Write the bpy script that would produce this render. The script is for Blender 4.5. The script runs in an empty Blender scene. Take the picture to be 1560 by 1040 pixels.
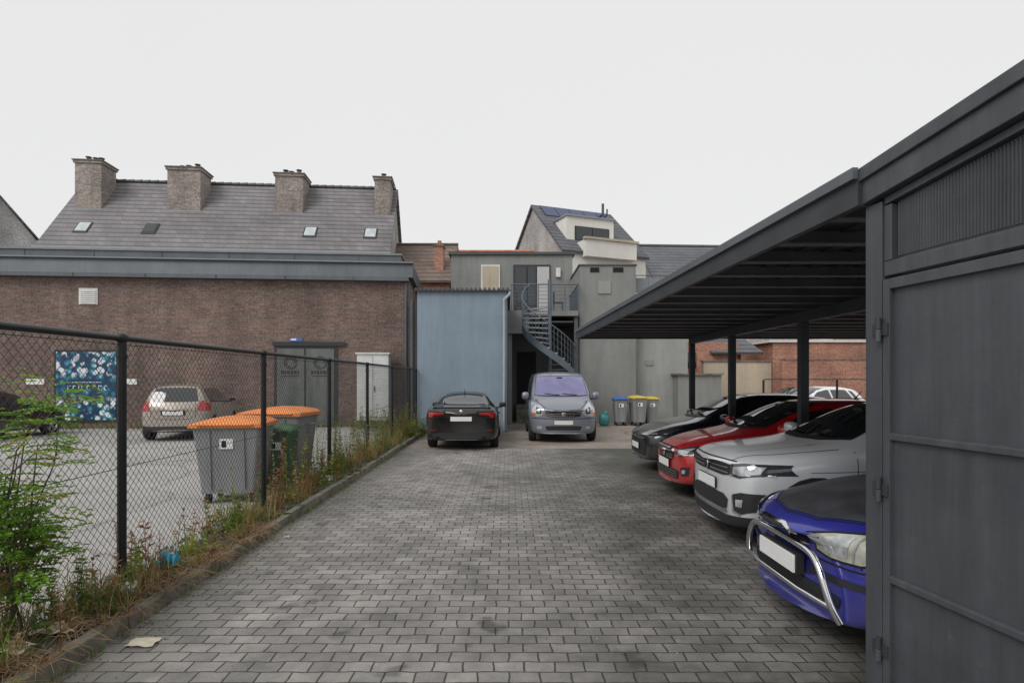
import bpy, bmesh, math, random
import numpy as np
from mathutils import Vector, Matrix
from mathutils.bvhtree import BVHTree
random.seed(7)
R=math.radians
sc=bpy.context.scene
# ------------------------------------------------------------------ materials
class NT:
    def __init__(s,m):
        s.t=m.node_tree; s.n=s.t.nodes; s.l=s.t.links
        s.b=s.n.get('Principled BSDF')
    def new(s,t,**k):
        x=s.n.new(t)
        for a,b in k.items(): setattr(x,a,b)
        return x
    def link(s,a,b): s.l.new(a,b)
    def coord(s): return s.new('ShaderNodeTexCoord').outputs['Object']
    def noise(s,v,scale,detail=5,rough=.6):
        x=s.new('ShaderNodeTexNoise'); x.inputs['Scale'].default_value=scale; x.inputs['Detail'].default_value=detail; x.inputs['Roughness'].default_value=rough
        if v: s.link(v,x.inputs['Vector'])
        return x.outputs['Fac']
    def ramp(s,f,stops):
        x=s.new('ShaderNodeValToRGB'); s.link(f,x.inputs[0]); e=x.color_ramp.elements
        while len(e)<len(stops): e.new(.5)
        for i,(p,c) in enumerate(stops):
            e[i].position=p; e[i].color=(c,c,c,1) if not isinstance(c,tuple) else (*c,1)
        return x.outputs[0]
    def mix(s,f,a,b,mode='MIX'):
        x=s.new('ShaderNodeMix',data_type='RGBA',blend_type=mode)
        for i,v in ((0,f),(6,a),(7,b)):
            if isinstance(v,(int,float)): x.inputs[i].default_value=v
            elif isinstance(v,tuple): x.inputs[i].default_value=(*v,1)
            else: s.link(v,x.inputs[i])
        return x.outputs[2]
    def math(s,op,a,b):
        x=s.new('ShaderNodeMath',operation=op)
        for i,v in enumerate((a,b)):
            if isinstance(v,(int,float)): x.inputs[i].default_value=v
            else: s.link(v,x.inputs[i])
        return x.outputs[0]
    def bump(s,h,strength,dist=.01):
        x=s.new('ShaderNodeBump'); x.inputs['Strength'].default_value=strength; x.inputs['Distance'].default_value=dist
        s.link(h,x.inputs['Height']); s.link(x.outputs[0],s.b.inputs['Normal']); return x
    def wallvec(s):
        c=s.coord(); sp=s.new('ShaderNodeSeparateXYZ'); s.link(c,sp.inputs[0])
        cb=s.new('ShaderNodeCombineXYZ'); s.link(s.math('ADD',sp.outputs[0],sp.outputs[1]),cb.inputs[0]); s.link(sp.outputs[2],cb.inputs[1])
        return cb.outputs[0]
def mk(name):
    m=bpy.data.materials.new(name); m.use_nodes=True; return m,NT(m)
def mat(name,col,rough=.6,metal=0,var=.12,nscale=3,bump=0,bscale=40,coat=0,spec=.5,streak=False):
    m,t=mk(name); b=t.b
    b.inputs['Roughness'].default_value=rough; b.inputs['Metallic'].default_value=metal
    b.inputs['Coat Weight'].default_value=coat; b.inputs['Coat Roughness'].default_value=.04
    b.inputs['Specular IOR Level'].default_value=spec
    c=t.coord()
    if var>0:
        v=c
        if streak:
            mp=t.new('ShaderNodeMapping'); mp.inputs['Scale'].default_value=(1,1,.1); t.link(c,mp.inputs[0]); v=mp.outputs[0]
        n=t.noise(v,nscale)
        col_=t.mix(1.0,t.ramp(n,[(.3,1-var),(.7,1+var)]),tuple(col),'MULTIPLY')
        if streak:
            n2=t.noise(v,nscale*9,6,.7); col_=t.mix(1.0,col_,t.ramp(n2,[(.3,1-var*.8),(.7,1+var*.3)]),'MULTIPLY')
            n3=t.noise(c,1.1,7,.7); col_=t.mix(1.0,col_,t.ramp(n3,[(.3,1-var*1.1),(.6,1.0)]),'MULTIPLY')
        t.link(col_,b.inputs['Base Color'])
    else: b.inputs['Base Color'].default_value=(*col,1)
    if bump>0: t.bump(t.noise(c,bscale),bump)
    return m
def brickmat(name,c1,c2,mort,w=.22,h=.065,ms=.006,var=.25):
    m,t=mk(name); v=t.wallvec()
    x=t.new('ShaderNodeTexBrick'); t.link(v,x.inputs['Vector'])
    for k,val in (('Scale',1),('Mortar Size',ms),('Mortar Smooth',.1),('Bias',-.1),('Brick Width',w),('Row Height',h)): x.inputs[k].default_value=val
    x.inputs['Color1'].default_value=(*c1,1);x.inputs['Color2'].default_value=(*c2,1);x.inputs['Mortar'].default_value=(*mort,1)
    n=t.noise(t.coord(),.7,6); n2=t.noise(t.coord(),14,3)
    mp=t.new('ShaderNodeMapping'); mp.inputs['Scale'].default_value=(1.3,1.3,.15); t.link(t.coord(),mp.inputs[0])
    col=t.mix(1.0,x.outputs[0],t.ramp(n,[(.3,1-var),(.7,1+var)]),'MULTIPLY')
    col=t.mix(1.0,col,t.ramp(n2,[(.35,.66),(.65,1.25)]),'MULTIPLY')
    col=t.mix(1.0,col,t.ramp(t.noise(mp.outputs[0],1,6,.7),[(.3,.75),(.6,1.06)]),'MULTIPLY')
    t.link(col,t.b.inputs['Base Color']); t.b.inputs['Roughness'].default_value=.85
    t.bump(t.math('SUBTRACT',1,x.outputs['Fac']),.6,.008); return m
def tilemat(name,c1,c2,w=.3,h=.25,rough=.6):
    m,t=mk(name); v=t.wallvec()
    x=t.new('ShaderNodeTexBrick'); t.link(v,x.inputs['Vector'])
    for k,val in (('Scale',1),('Mortar Size',.014),('Mortar Smooth',.8),('Bias',0),('Brick Width',w),('Row Height',h)): x.inputs[k].default_value=val
    x.inputs['Color1'].default_value=(*c1,1);x.inputs['Color2'].default_value=(*c2,1);x.inputs['Mortar'].default_value=tuple(a*.7 for a in c1)+(1,)
    n=t.noise(t.coord(),.5,6)
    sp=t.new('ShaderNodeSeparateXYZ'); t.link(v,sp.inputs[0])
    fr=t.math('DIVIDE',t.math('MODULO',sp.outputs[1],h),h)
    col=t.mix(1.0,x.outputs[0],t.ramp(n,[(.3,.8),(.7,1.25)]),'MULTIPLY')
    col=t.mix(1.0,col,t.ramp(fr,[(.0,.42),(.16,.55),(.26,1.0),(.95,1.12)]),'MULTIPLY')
    t.link(col,t.b.inputs['Base Color']); t.b.inputs['Roughness'].default_value=rough
    t.bump(fr,.4,.12); return m

M={}
m,t=mk('paving_blocks'); c=t.coord()
nz=t.new('ShaderNodeTexNoise'); nz.inputs['Scale'].default_value=7; t.link(c,nz.inputs['Vector'])
sb=t.new('ShaderNodeVectorMath',operation='SUBTRACT'); t.link(nz.outputs['Color'],sb.inputs[0]); sb.inputs[1].default_value=(.5,.5,.5)
scl=t.new('ShaderNodeVectorMath',operation='SCALE'); t.link(sb.outputs[0],scl.inputs[0]); scl.inputs['Scale'].default_value=.034
ad=t.new('ShaderNodeVectorMath',operation='ADD'); t.link(c,ad.inputs[0]); t.link(scl.outputs[0],ad.inputs[1])
x=t.new('ShaderNodeTexBrick'); t.link(ad.outputs[0],x.inputs['Vector'])
for k,val in (('Scale',1),('Mortar Size',.0065),('Mortar Smooth',.45),('Bias',-.1),('Brick Width',.185),('Row Height',.122)): x.inputs[k].default_value=val
x.inputs['Color1'].default_value=(.335,.318,.302,1);x.inputs['Color2'].default_value=(.22,.21,.202,1);x.inputs['Mortar'].default_value=(.07,.065,.048,1)
big=t.noise(c,.55,8,.65); mid=t.noise(c,3,6,.7); fine=t.noise(c,90,3)
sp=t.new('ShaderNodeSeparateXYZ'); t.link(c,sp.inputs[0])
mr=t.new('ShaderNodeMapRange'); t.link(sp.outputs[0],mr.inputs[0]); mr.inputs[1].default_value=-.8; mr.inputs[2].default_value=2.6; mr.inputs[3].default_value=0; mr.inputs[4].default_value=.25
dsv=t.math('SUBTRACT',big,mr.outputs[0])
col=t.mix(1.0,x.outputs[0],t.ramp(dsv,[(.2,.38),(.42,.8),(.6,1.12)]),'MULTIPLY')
col=t.mix(1.0,col,t.ramp(mid,[(.3,.66),(.7,1.24)]),'MULTIPLY')
col=t.mix(1.0,col,t.ramp(fine,[(.3,.8),(.7,1.15)]),'MULTIPLY')
spot=t.noise(c,2.1,3,.5); col=t.mix(1.0,col,t.ramp(spot,[(.29,.5),(.35,1.0)]),'MULTIPLY')
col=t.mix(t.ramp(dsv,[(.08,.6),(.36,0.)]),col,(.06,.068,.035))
mr3=t.new('ShaderNodeMapRange'); t.link(sp.outputs[0],mr3.inputs[0]); mr3.inputs[1].default_value=-2.0; mr3.inputs[2].default_value=-2.66; mr3.inputs[3].default_value=0; mr3.inputs[4].default_value=.8
col=t.mix(t.math('MULTIPLY',mr3.outputs[0],t.ramp(mid,[(.4,.1),(.62,1.)])),col,(.085,.08,.042))
t.link(col,t.b.inputs['Base Color'])
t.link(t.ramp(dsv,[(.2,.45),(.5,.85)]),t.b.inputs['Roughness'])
h2=t.new('ShaderNodeMath',operation='MULTIPLY_ADD'); t.link(fine,h2.inputs[0]); h2.inputs[1].default_value=.3; t.link(t.math('SUBTRACT',1,x.outputs['Fac']),h2.inputs[2])
h3=t.new('ShaderNodeMath',operation='MULTIPLY_ADD'); t.link(mid,h3.inputs[0]); h3.inputs[1].default_value=1.2; t.link(h2.outputs[0],h3.inputs[2])
t.bump(h3.outputs[0],.75,.008); M['paver']=m

def groundmat(name,c1,c2,scale=.6,bump=.4):
    m,t=mk(name); c=t.coord(); a=t.noise(c,scale,8,.7); f=t.noise(c,60,4,.7)
    col=t.mix(t.ramp(a,[(.35,0.),(.65,1.)]),c1,c2)
    col=t.mix(1.0,col,t.ramp(f,[(.3,.7),(.7,1.3)]),'MULTIPLY')
    cr=t.new('ShaderNodeTexVoronoi',feature='DISTANCE_TO_EDGE'); cr.inputs['Scale'].default_value=.45
    nn=t.new('ShaderNodeTexNoise'); nn.inputs['Scale'].default_value=1.6; nn.inputs['Detail'].default_value=6; t.link(c,nn.inputs['Vector'])
    t.link(t.mix(.35,c,nn.outputs['Color']),cr.inputs['Vector'])
    col=t.mix(1.0,col,t.ramp(cr.outputs[0],[(0,.6),(.012,1.)]),'MULTIPLY')
    t.link(col,t.b.inputs['Base Color']); t.b.inputs['Roughness'].default_value=.9
    t.bump(f,bump,.006); return m
M['ground']=groundmat('ground_earth',(.12,.115,.105),(.18,.17,.16))
M['lot']=groundmat('lot_asphalt',(.3,.29,.28),(.44,.425,.41),.35)
M['yard']=groundmat('yard_concrete',(.19,.155,.13),(.34,.3,.265),.8)
M['soil']=groundmat('soil',(.04,.034,.027),(.11,.09,.065),3,1)
M['kerb']=mat('kerb_concrete',(.17,.16,.13),.9,var=.5,nscale=6,bump=.6)
M['brick']=brickmat('brown_brick',(.155,.098,.08),(.235,.16,.135),(.2,.175,.155),w=.24,h=.08,ms=.008)
M['chim']=brickmat('chimney_brick',(.24,.2,.175),(.36,.31,.275),(.36,.33,.3))
M['orbrick']=brickmat('orange_brick',(.36,.14,.09),(.48,.23,.15),(.42,.34,.28))
M['palebrick']=brickmat('pale_brick',(.36,.36,.35),(.44,.43,.42),(.48,.47,.46))
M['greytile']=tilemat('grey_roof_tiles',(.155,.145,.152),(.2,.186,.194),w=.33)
M['darktile']=tilemat('dark_roof_tiles',(.1,.105,.12),(.13,.135,.15))
M['browntile']=tilemat('brown_roof_tiles',(.15,.105,.088),(.2,.145,.12))
M['ortile']=tilemat('orange_roof_tiles',(.45,.17,.09),(.55,.24,.14))
M['fascia']=mat('fascia_grey_metal',(.125,.14,.155),.45,.2,.14,1.5,streak=True)
M['fascia2']=mat('fascia_light_metal',(.22,.235,.25),.45,.2,.12,1.5)
M['blue']=mat('blue_grey_render',(.235,.30,.365),.75,0,.11,.8,.12,50,streak=True)
M['grey']=mat('grey_render',(.255,.26,.25),.85,0,.14,.8,.2,60,streak=True)
M['grey2']=mat('grey_render_light',(.31,.315,.305),.85,0,.14,.8,.2,60,streak=True)
M['dkgrey']=mat('dark_grey_render',(.085,.087,.09),.8,0,.2,1)
M['white']=mat('white_render',(.74,.72,.67),.8,0,.06,1,streak=True)
M['cream']=mat('cream_render',(.55,.47,.36),.85,0,.15,1,streak=True)
M['whitemetal']=mat('white_metal',(.66,.66,.64),.5,0,.1,3)
M['carport']=mat('carport_steel',(.05,.055,.062),.5,.3,.25,2)
M['carport2']=mat('carport_sheet',(.055,.058,.063),.45,.4,.25,1.5)
M['purlin']=mat('purlin_steel',(.13,.135,.142),.5,.4,.25,1.5)
m,t=mk('gate_paint'); c=t.coord()
a=t.noise(c,1.2,7,.7); b_=t.noise(c,9,8,.75)
col=t.mix(t.ramp(a,[(.3,0.),(.7,1.)]),(.052,.058,.067),(.085,.092,.103))
col=t.mix(t.ramp(b_,[(.62,0.),(.7,.5)]),col,(.15,.14,.13))
col=t.mix(t.ramp(t.noise(c,4,8,.8),[(.66,0.),(.71,.8)]),col,(.10,.06,.035))
mp=t.new('ShaderNodeMapping'); mp.inputs['Scale'].default_value=(14,14,.8); t.link(c,mp.inputs[0])
col=t.mix(1.0,col,t.ramp(t.noise(mp.outputs[0],1,6,.7),[(.3,.78),(.7,1.14)]),'MULTIPLY')
mp2=t.new('ShaderNodeMapping'); mp2.inputs['Scale'].default_value=(3,3,60); mp2.inputs['Rotation'].default_value=(0,.4,0); t.link(c,mp2.inputs[0])
col=t.mix(t.ramp(t.noise(mp2.outputs[0],1,5,.8),[(.70,0.),(.74,.4)]),col,(.2,.2,.2))
t.link(col,t.b.inputs['Base Color']); t.b.inputs['Metallic'].default_value=.1; t.link(t.ramp(b_,[(.3,.35),(.7,.6)]),t.b.inputs['Roughness']); t.bump(t.noise(c,5,3),.25,.01)
M['gate']=m
M['fence']=mat('fence_black',(.012,.013,.016),.4,.2,.2,5)
M['wire']=mat('fence_wire',(.03,.032,.034),.5,.3,0)
M['glass']=mat('window_glass',(.02,.025,.03),.05,0,0,spec=.8)
M['skyl']=mat('skylight_glass',(.5,.55,.57),.15,0,.2,3)
M['frame']=mat('window_frame',(.03,.03,.033),.5,0,0)
M['black']=mat('black_void',(.012,.012,.013),.9,0,0)
M['steel']=mat('stair_steel',(.12,.145,.17),.5,.3,.15,4)
M['steelL']=mat('stair_tread',(.36,.38,.39),.5,.3,.15,4)
M['solar']=mat('solar_panel',(.012,.03,.11),.12,0,.1,4)
M['pipe']=mat('drain_pipe',(.36,.39,.42),.5,0,.1,4)
M['door']=mat('door_grey',(.14,.155,.145),.6,0,.25,3,streak=True)
M['zinc']=mat('zinc',(.3,.31,.32),.5,.5,.1,3)
M['cur']=mat('curtain',(.5,.5,.5),.9,0,.1,10)
def paint(name,col,metal=.4,rough=.3):
    m,t=mk(name); b=t.b; c=t.coord()
    b.inputs['Metallic'].default_value=metal; b.inputs['Coat Weight'].default_value=1; b.inputs['Coat Roughness'].default_value=.05
    dirt=t.noise(c,2.5,7,.7); sp=t.new('ShaderNodeSeparateXYZ'); t.link(c,sp.inputs[0])
    lo=t.new('ShaderNodeMapRange'); t.link(sp.outputs[2],lo.inputs[0]); lo.inputs[1].default_value=.75; lo.inputs[2].default_value=.2; lo.inputs[3].default_value=0; lo.inputs[4].default_value=.4
    f=t.math('MULTIPLY',lo.outputs[0],t.ramp(dirt,[(.35,.2),(.65,1.)]))
    t.link(t.mix(f,tuple(col),(.12,.11,.1)),b.inputs['Base Color'])
    t.link(t.ramp(dirt,[(.3,rough-.05),(.7,rough+.1)]),b.inputs['Roughness'])
    return m
P_={'black':paint('paint_black',(.006,.006,.008),.1,.2),'dark':paint('paint_dark',(.009,.010,.013),.1,.2),'red':paint('paint_red',(.48,.01,.016),.15,.3),
 'silver':paint('paint_silver',(.68,.70,.73),.2,.3),'blue':paint('paint_blue',(.03,.035,.32),.3,.3),'beige':paint('paint_beige',(.42,.37,.32),.4,.32),
 'van':paint('paint_slate',(.2,.22,.26),.3,.35),'white':paint('paint_white',(.75,.75,.75),0,.3)}
M['cglass']=mat('car_glass',(.012,.016,.018),.03,0,0,spec=1,coat=.5)
M['vglass']=mat('sky_reflection_windscreen',(.2,.19,.36),.04,.55,.25,2.2,spec=1,coat=.6)  # van windscreen: purple sky reflection put into the base colour
M['trim']=mat('black_plastic',(.02,.02,.021),.55,0,.1,10)
M['gap']=mat('panel_gap',(.003,.003,.003),.8,0,0)
M['well']=mat('wheel_well',(.006,.006,.006),.95,0,0)
M['tyre']=mat('tyre_rubber',(.022,.022,.021),.85,0,.2,20)
M['rim']=mat('alloy_rim',(.45,.46,.47),.3,.75,.05,4)
M['rimd']=mat('dark_rim',(.03,.03,.032),.35,.6,.05,4)
M['chrome']=mat('chrome',(.75,.75,.75),.1,1,0)
M['lamp']=mat('headlamp_lens',(.5,.52,.54),.1,.4,.4,14,coat=1)
M['lampin']=mat('headlamp_dark',(.05,.055,.06),.12,.3,.3,20,coat=1)
M['yellowlamp']=mat('aged_headlamp',(.45,.45,.38),.2,.3,.4,7,coat=1)
M['tail']=mat('tail_lamp',(.38,.008,.01),.15,0,.25,20,coat=1)
M['amber']=mat('amber_lamp',(.6,.18,.02),.2,0,.1,20,coat=1)
M['plate']=mat('number_plate',(.78,.78,.77),.4,0,.03,20)
M['hood']=mat('faded_bonnet',(.05,.052,.06),.38,.1,.4,5,.1,150)
def leafmat(name,col,var=.35):
    m,t=mk(name); c=t.coord(); n=t.noise(c,6)
    cc=t.mix(1.0,t.ramp(n,[(.3,1-var),(.7,1+var)]),col,'MULTIPLY'); t.link(cc,t.b.inputs['Base Color']); t.b.inputs['Roughness'].default_value=.55
    tr=t.new('ShaderNodeBsdfTranslucent'); t.link(cc,tr.inputs[0]); ms=t.new('ShaderNodeMixShader'); ms.inputs[0].default_value=.4
    out=[q for q in t.n if q.type=='OUTPUT_MATERIAL'][0]; t.link(t.b.outputs[0],ms.inputs[1]); t.link(tr.outputs[0],ms.inputs[2]); t.link(ms.outputs[0],out.inputs[0]); return m
M['g1']=leafmat('leaf_green',(.15,.26,.035)); M['g2']=leafmat('leaf_dark',(.08,.15,.03))
M['g3']=leafmat('leaf_yellow',(.3,.34,.06)); M['dry']=leafmat('dry_grass',(.46,.33,.18)); M['rust']=leafmat('dry_stalk',(.29,.14,.065)); M['bark']=mat('bark',(.12,.09,.06),.9,0,.3,20)
M['sap']=leafmat('sapling_leaf',(.2,.38,.035),.3)
M['stone']=mat('gravel_stone',(.14,.135,.13),.9,0,.5,4)
M['paper']=mat('paper',(.6,.54,.43),.8,0,.2,8); M['bluep']=mat('blue_plastic',(.06,.45,.65),.4,0,.2,8)
M['teal']=mat('teal_plastic',(.04,.2,.2),.4,0,.2,8)
M['bin']=mat('bin_grey',(.26,.27,.275),.55,0,.15,3,streak=True); M['orange']=mat('bin_orange',(.82,.26,.06),.45,0,.2,3)
M['bing']=mat('bin_green',(.03,.12,.04),.5,0,.1,3); M['yel']=mat('bin_yellow',(.6,.46,.08),.5,0,.1,3)
M['signb']=mat('sign_blue',(.05,.15,.45),.4,0,0)
m,t=mk('mural_poster'); c=t.coord()
v=t.new('ShaderNodeTexVoronoi'); v.inputs['Scale'].default_value=3.6; t.link(c,v.inputs['Vector'])
col=t.ramp(v.outputs['Distance'],[(.06,(.3,.6,.66)),(.22,(.02,.26,.36)),(.5,(.006,.05,.12))])
sp=t.new('ShaderNodeSeparateXYZ'); t.link(c,sp.inputs[0])
v2=t.new('ShaderNodeTexVoronoi'); v2.inputs['Scale'].default_value=5.0; t.link(c,v2.inputs['Vector'])
f=t.math('MULTIPLY',t.ramp(v2.outputs['Distance'],[(.42,1.),(.56,0.)]),t.ramp(t.noise(c,1.9,4,.6),[(.42,0.),(.48,1.)]))
mr=t.new('ShaderNodeMapRange'); t.link(sp.outputs[2],mr.inputs[0]); mr.inputs[1].default_value=1.75; mr.inputs[2].default_value=1.95
mr2=t.new('ShaderNodeMapRange'); t.link(sp.outputs[2],mr2.inputs[0]); mr2.inputs[1].default_value=1.15; mr2.inputs[2].default_value=.95
col=t.mix(t.math('MULTIPLY',mr.outputs[0],f),col,(.72,.75,.8)); col=t.mix(t.math('MULTIPLY',mr2.outputs[0],f),col,(.7,.82,.82))
t.link(col,t.b.inputs['Base Color']); t.b.inputs['Roughness'].default_value=.4
M['mural']=m

# ------------------------------------------------------------------ mesh builder
class MB:
    def __init__(s): s.v=[];s.f=[];s.mi=[];s.sm=[];s.mats=[]
    def mid(s,m):
        if isinstance(m,str): m=M[m]
        if m not in s.mats: s.mats.append(m)
        return s.mats.index(m)
    def add(s,vs,fs,m,sm=False):
        o=len(s.v); s.v+= [tuple(p) for p in vs]; k=s.mid(m)
        for f in fs: s.f.append([i+o for i in f]); s.mi.append(k); s.sm.append(sm)
    def box(s,x0,x1,y0,y1,z0,z1,m):
        s.add([(x0,y0,z0),(x1,y0,z0),(x1,y1,z0),(x0,y1,z0),(x0,y0,z1),(x1,y0,z1),(x1,y1,z1),(x0,y1,z1)],
              [(0,3,2,1),(4,5,6,7),(0,1,5,4),(1,2,6,5),(2,3,7,6),(3,0,4,7)],m)
    def poly(s,pts,m): s.add(pts,[tuple(range(len(pts)))],m)
    def prism(s,pts,vec,m):
        n=len(pts); q=[tuple(Vector(p)+Vector(vec)) for p in pts]
        s.add(list(pts)+q,[tuple(range(n)),tuple(range(2*n-1,n-1,-1))]+[(i,(i+1)%n,n+(i+1)%n,n+i) for i in range(n)],m)
    def tube(s,path,r,m,n=8,sm=True,cap=True):
        path=[Vector(p) for p in path]; vs=[];fs=[]; rr=r if isinstance(r,(list,tuple)) else [r]*len(path)
        pu=None
        for i,p in enumerate(path):
            d=(path[min(i+1,len(path)-1)]-path[max(i-1,0)]).normalized()
            if pu is None: a=Vector((0,0,1)) if abs(d.z)<.9 else Vector((1,0,0)); u=d.cross(a).normalized()
            else: u=(pu-d*pu.dot(d)).normalized()
            pu=u; w=d.cross(u)
            for k in range(n):
                an=2*math.pi*k/n; vs.append(p+(u*math.cos(an)+w*math.sin(an))*rr[i])
        for i in range(len(path)-1):
            for k in range(n): fs.append((i*n+k,i*n+(k+1)%n,(i+1)*n+(k+1)%n,(i+1)*n+k))
        s.add(vs,fs,m,sm)
        if cap: s.add(vs,[tuple(range(n))[::-1],tuple(range(len(vs)-n,len(vs)))],m)
    def ell(s,c,r,m,e=1.0,nu=16,nv=10):
        vs=[];fs=[]
        sg=lambda a:math.copysign(abs(a)**e,a)
        for j in range(nv+1):
            ph=-math.pi/2+math.pi*j/nv
            for i in range(nu):
                th=2*math.pi*i/nu
                vs.append((c[0]+r[0]*sg(math.cos(ph))*sg(math.cos(th)),c[1]+r[1]*sg(math.cos(ph))*sg(math.sin(th)),c[2]+r[2]*sg(math.sin(ph))))
        for j in range(nv):
            for i in range(nu): fs.append((j*nu+i,j*nu+(i+1)%nu,(j+1)*nu+(i+1)%nu,(j+1)*nu+i))
        s.add(vs,fs,m,True)
    def lathe(s,prof,c,m,n=32):
        vs=[];fs=[]
        for (r,y) in prof:
            for k in range(n):
                a=2*math.pi*k/n; vs.append((c[0]+r*math.cos(a),c[1]+y,c[2]+r*math.sin(a)))
        for i in range(len(prof)-1):
            for k in range(n): fs.append((i*n+k,i*n+(k+1)%n,(i+1)*n+(k+1)%n,(i+1)*n+k))
        s.add(vs,fs,m,True)
    def obj(s,name,parent=None,loc=(0,0,0),rot=0,bevel=0):
        me=bpy.data.meshes.new(name); me.from_pydata(s.v,[],s.f)
        for m in s.mats: me.materials.append(m)
        me.polygons.foreach_set('material_index',s.mi); me.polygons.foreach_set('use_smooth',s.sm); me.update()
        o=bpy.data.objects.new(name,me); sc.collection.objects.link(o)
        o.location=loc; o.rotation_euler=(0,0,rot)
        if parent: o.parent=parent
        if bevel:
            b=o.modifiers.new('bevel','BEVEL'); b.width=bevel; b.segments=2; b.limit_method='ANGLE'
        return o
def empty(name,loc=(0,0,0),rot=0):
    e=bpy.data.objects.new(name,None); sc.collection.objects.link(e); e.location=loc; e.rotation_euler=(0,0,rot); e.empty_display_size=.2; return e

# ------------------------------------------------------------------ cars
def densify(pl,seg=4):
    out=[]
    for i in range(len(pl)-1):
        for k in range(seg):
            f=k/seg; out.append((pl[i][0]*(1-f)+pl[i+1][0]*f,pl[i][1]*(1-f)+pl[i+1][1]*f))
    out.append(pl[-1]); return out
class Car:
    def __init__(s,P,loc,rot,name='parked_car'):
        s.P=P; s.e=empty(name,loc,rot); s.L=P['L']; s.W=P['W']/2; L=s.L
        g=lambda k,x:float(np.interp(x,[a for a,_ in P[k]],[b for _,b in P[k]]))
        s.g=g
        xs=sorted(set([round(v,3) for v in list(np.linspace(0,L,int(L/.17)))]))
        secs=[]
        fl=P.get('flen',.8); bow=P.get('bow',.16); lean=P.get('lean',.1); rbow=P.get('rbow',.1)
        for x in xs:
            w=s.W*g('plan',x); zb=g('bot',x); sh=g('sh',x); t=max(g('top',x),sh+.005); wr=g('roofw',x)
            k=min(1,max(0,(t-sh-.08)/.25)); k=k*k*(3-2*k)
            low=[(0,zb),(.84*w,zb),(.965*w,zb+.05),(.99*w,zb+.28*(sh-zb)),(w,zb+.62*(sh-zb)),(.99*w,sh-.07),(.955*w,sh)]
            hd=[(.86*w,sh+.45*(t-sh)),(.66*w,sh+.8*(t-sh)),(.35*w,t-.004),(0,t)]
            cb=[(.915*w,sh+.03),(min(wr+.03,.9*w),t-.10),(wr*.82,t-.022),(0,t)]
            up=[(a[0]*(1-k)+b[0]*k,a[1]*(1-k)+b[1]*k) for a,b in zip(hd,cb)]
            pts=low+up; row=[]
            for (y,z) in pts:
                q=(y/s.W)**2
                ff=max(0,1-x/fl); fr=max(0,1-(L-x)/.6)
                dx=ff*(bow*q+lean*max(0,z-.5)+.12*max(0,.38-z))-fr*(rbow*q)
                row.append((x+dx,y,z))
            secs.append(row)
        n=len(secs[0]); full=[]
        for r in secs: full.append(r+[(p[0],-p[1],p[2]) for p in r[-2:0:-1]])
        m=len(full[0]); bm=bmesh.new(); vv=[[bm.verts.new(p) for p in r] for r in full]
        for i in range(len(vv)-1):
            for k in range(m): bm.faces.new((vv[i][k],vv[i+1][k],vv[i+1][(k+1)%m],vv[i][(k+1)%m]))
        for r in (vv[0],vv[-1]):
            for k in range(n-1):
                a,b=r[k],r[k+1]; c,d=r[(m-k-1)%m],r[(m-k)%m]
                if k==0: bm.faces.new((a,b,c))
                elif k==n-2: bm.faces.new((a,b,d))
                else: bm.faces.new((a,b,c,d))
        bmesh.ops.recalc_face_normals(bm,faces=bm.faces[:])
        me=bpy.data.meshes.new('body'); bm.to_mesh(me); bm.free()
        ob=bpy.data.objects.new('body',me); sc.collection.objects.link(ob)
        md=ob.modifiers.new('s','SUBSURF'); md.levels=2; md.render_levels=2
        bpy.context.view_layer.update(); dg=bpy.context.evaluated_depsgraph_get()
        me2=bpy.data.meshes.new_from_object(ob.evaluated_get(dg)); ob.modifiers.clear(); ob.data=me2
        s.bvh=BVHTree.FromPolygons([v.co.copy() for v in me2.vertices],[tuple(p.vertices) for p in me2.polygons])
        rw=P['rw']; cut=bmesh.new(); s.wx=P['wx']
        for wx in P['wx']:
            for sg in (-1,1):
                bmesh.ops.create_cone(cut,cap_ends=True,segments=48,radius1=rw+.045,radius2=rw+.045,depth=.6,
                    matrix=Matrix.Translation((wx,sg*(s.W-.24+.3),rw-.0))@Matrix.Rotation(R(90),4,'X'))
        cm=bpy.data.meshes.new('cut'); cut.to_mesh(cm); cut.free(); co=bpy.data.objects.new('cut',cm); sc.collection.objects.link(co)
        bo=ob.modifiers.new('b','BOOLEAN'); bo.operation='DIFFERENCE'; bo.object=co; bo.solver='EXACT'
        bpy.context.view_layer.update(); dg=bpy.context.evaluated_depsgraph_get()
        me3=bpy.data.meshes.new_from_object(ob.evaluated_get(dg))
        ob.modifiers.clear()
        if len(me3.polygons)>100: ob.data=me3
        bpy.data.objects.remove(co)
        me=ob.data; me.materials.clear(); me.materials.append(P_[P['paint']]); me.materials.append(M['well']); me.materials.append(M['trim'])
        for p in me.polygons:
            c=p.center; p.use_smooth=True; p.material_index=0
            for wx in P['wx']:
                if math.hypot(c.x-wx,c.z-rw)<rw+.044 and abs(c.y)>s.W-.26:
                    p.material_index=1; p.use_smooth=False
            if c.z<P['bot'][1][1]+.02 and p.normal.z<-.5: p.material_index=1
        ob.parent=s.e
        me.set_sharp_from_angle(angle=R(50))
        s.groups={}
        s.wheels()
    def mb(s,name):
        if name not in s.groups: s.groups[name]=MB()
        return s.groups[name]
    def hit(s,ax,a,b,off,mir=False):
        sg=-1 if mir else 1
        if ax=='F': o=Vector((-3,a*sg,b)); d=Vector((1,0,0))
        elif ax=='R': o=Vector((s.L+3,a*sg,b)); d=Vector((-1,0,0))
        elif ax=='S': o=Vector((a,3*sg,b)); d=Vector((0,-sg,0))
        else: o=Vector((a,b*sg,4)); d=Vector((0,0,-1))
        h,nr,i,_=s.bvh.ray_cast(o,d)
        if h is None:
            h,nr,i,_=s.bvh.find_nearest(o+d*3)
        if nr.dot(d)>0: nr=-nr
        return h+nr*off
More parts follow.
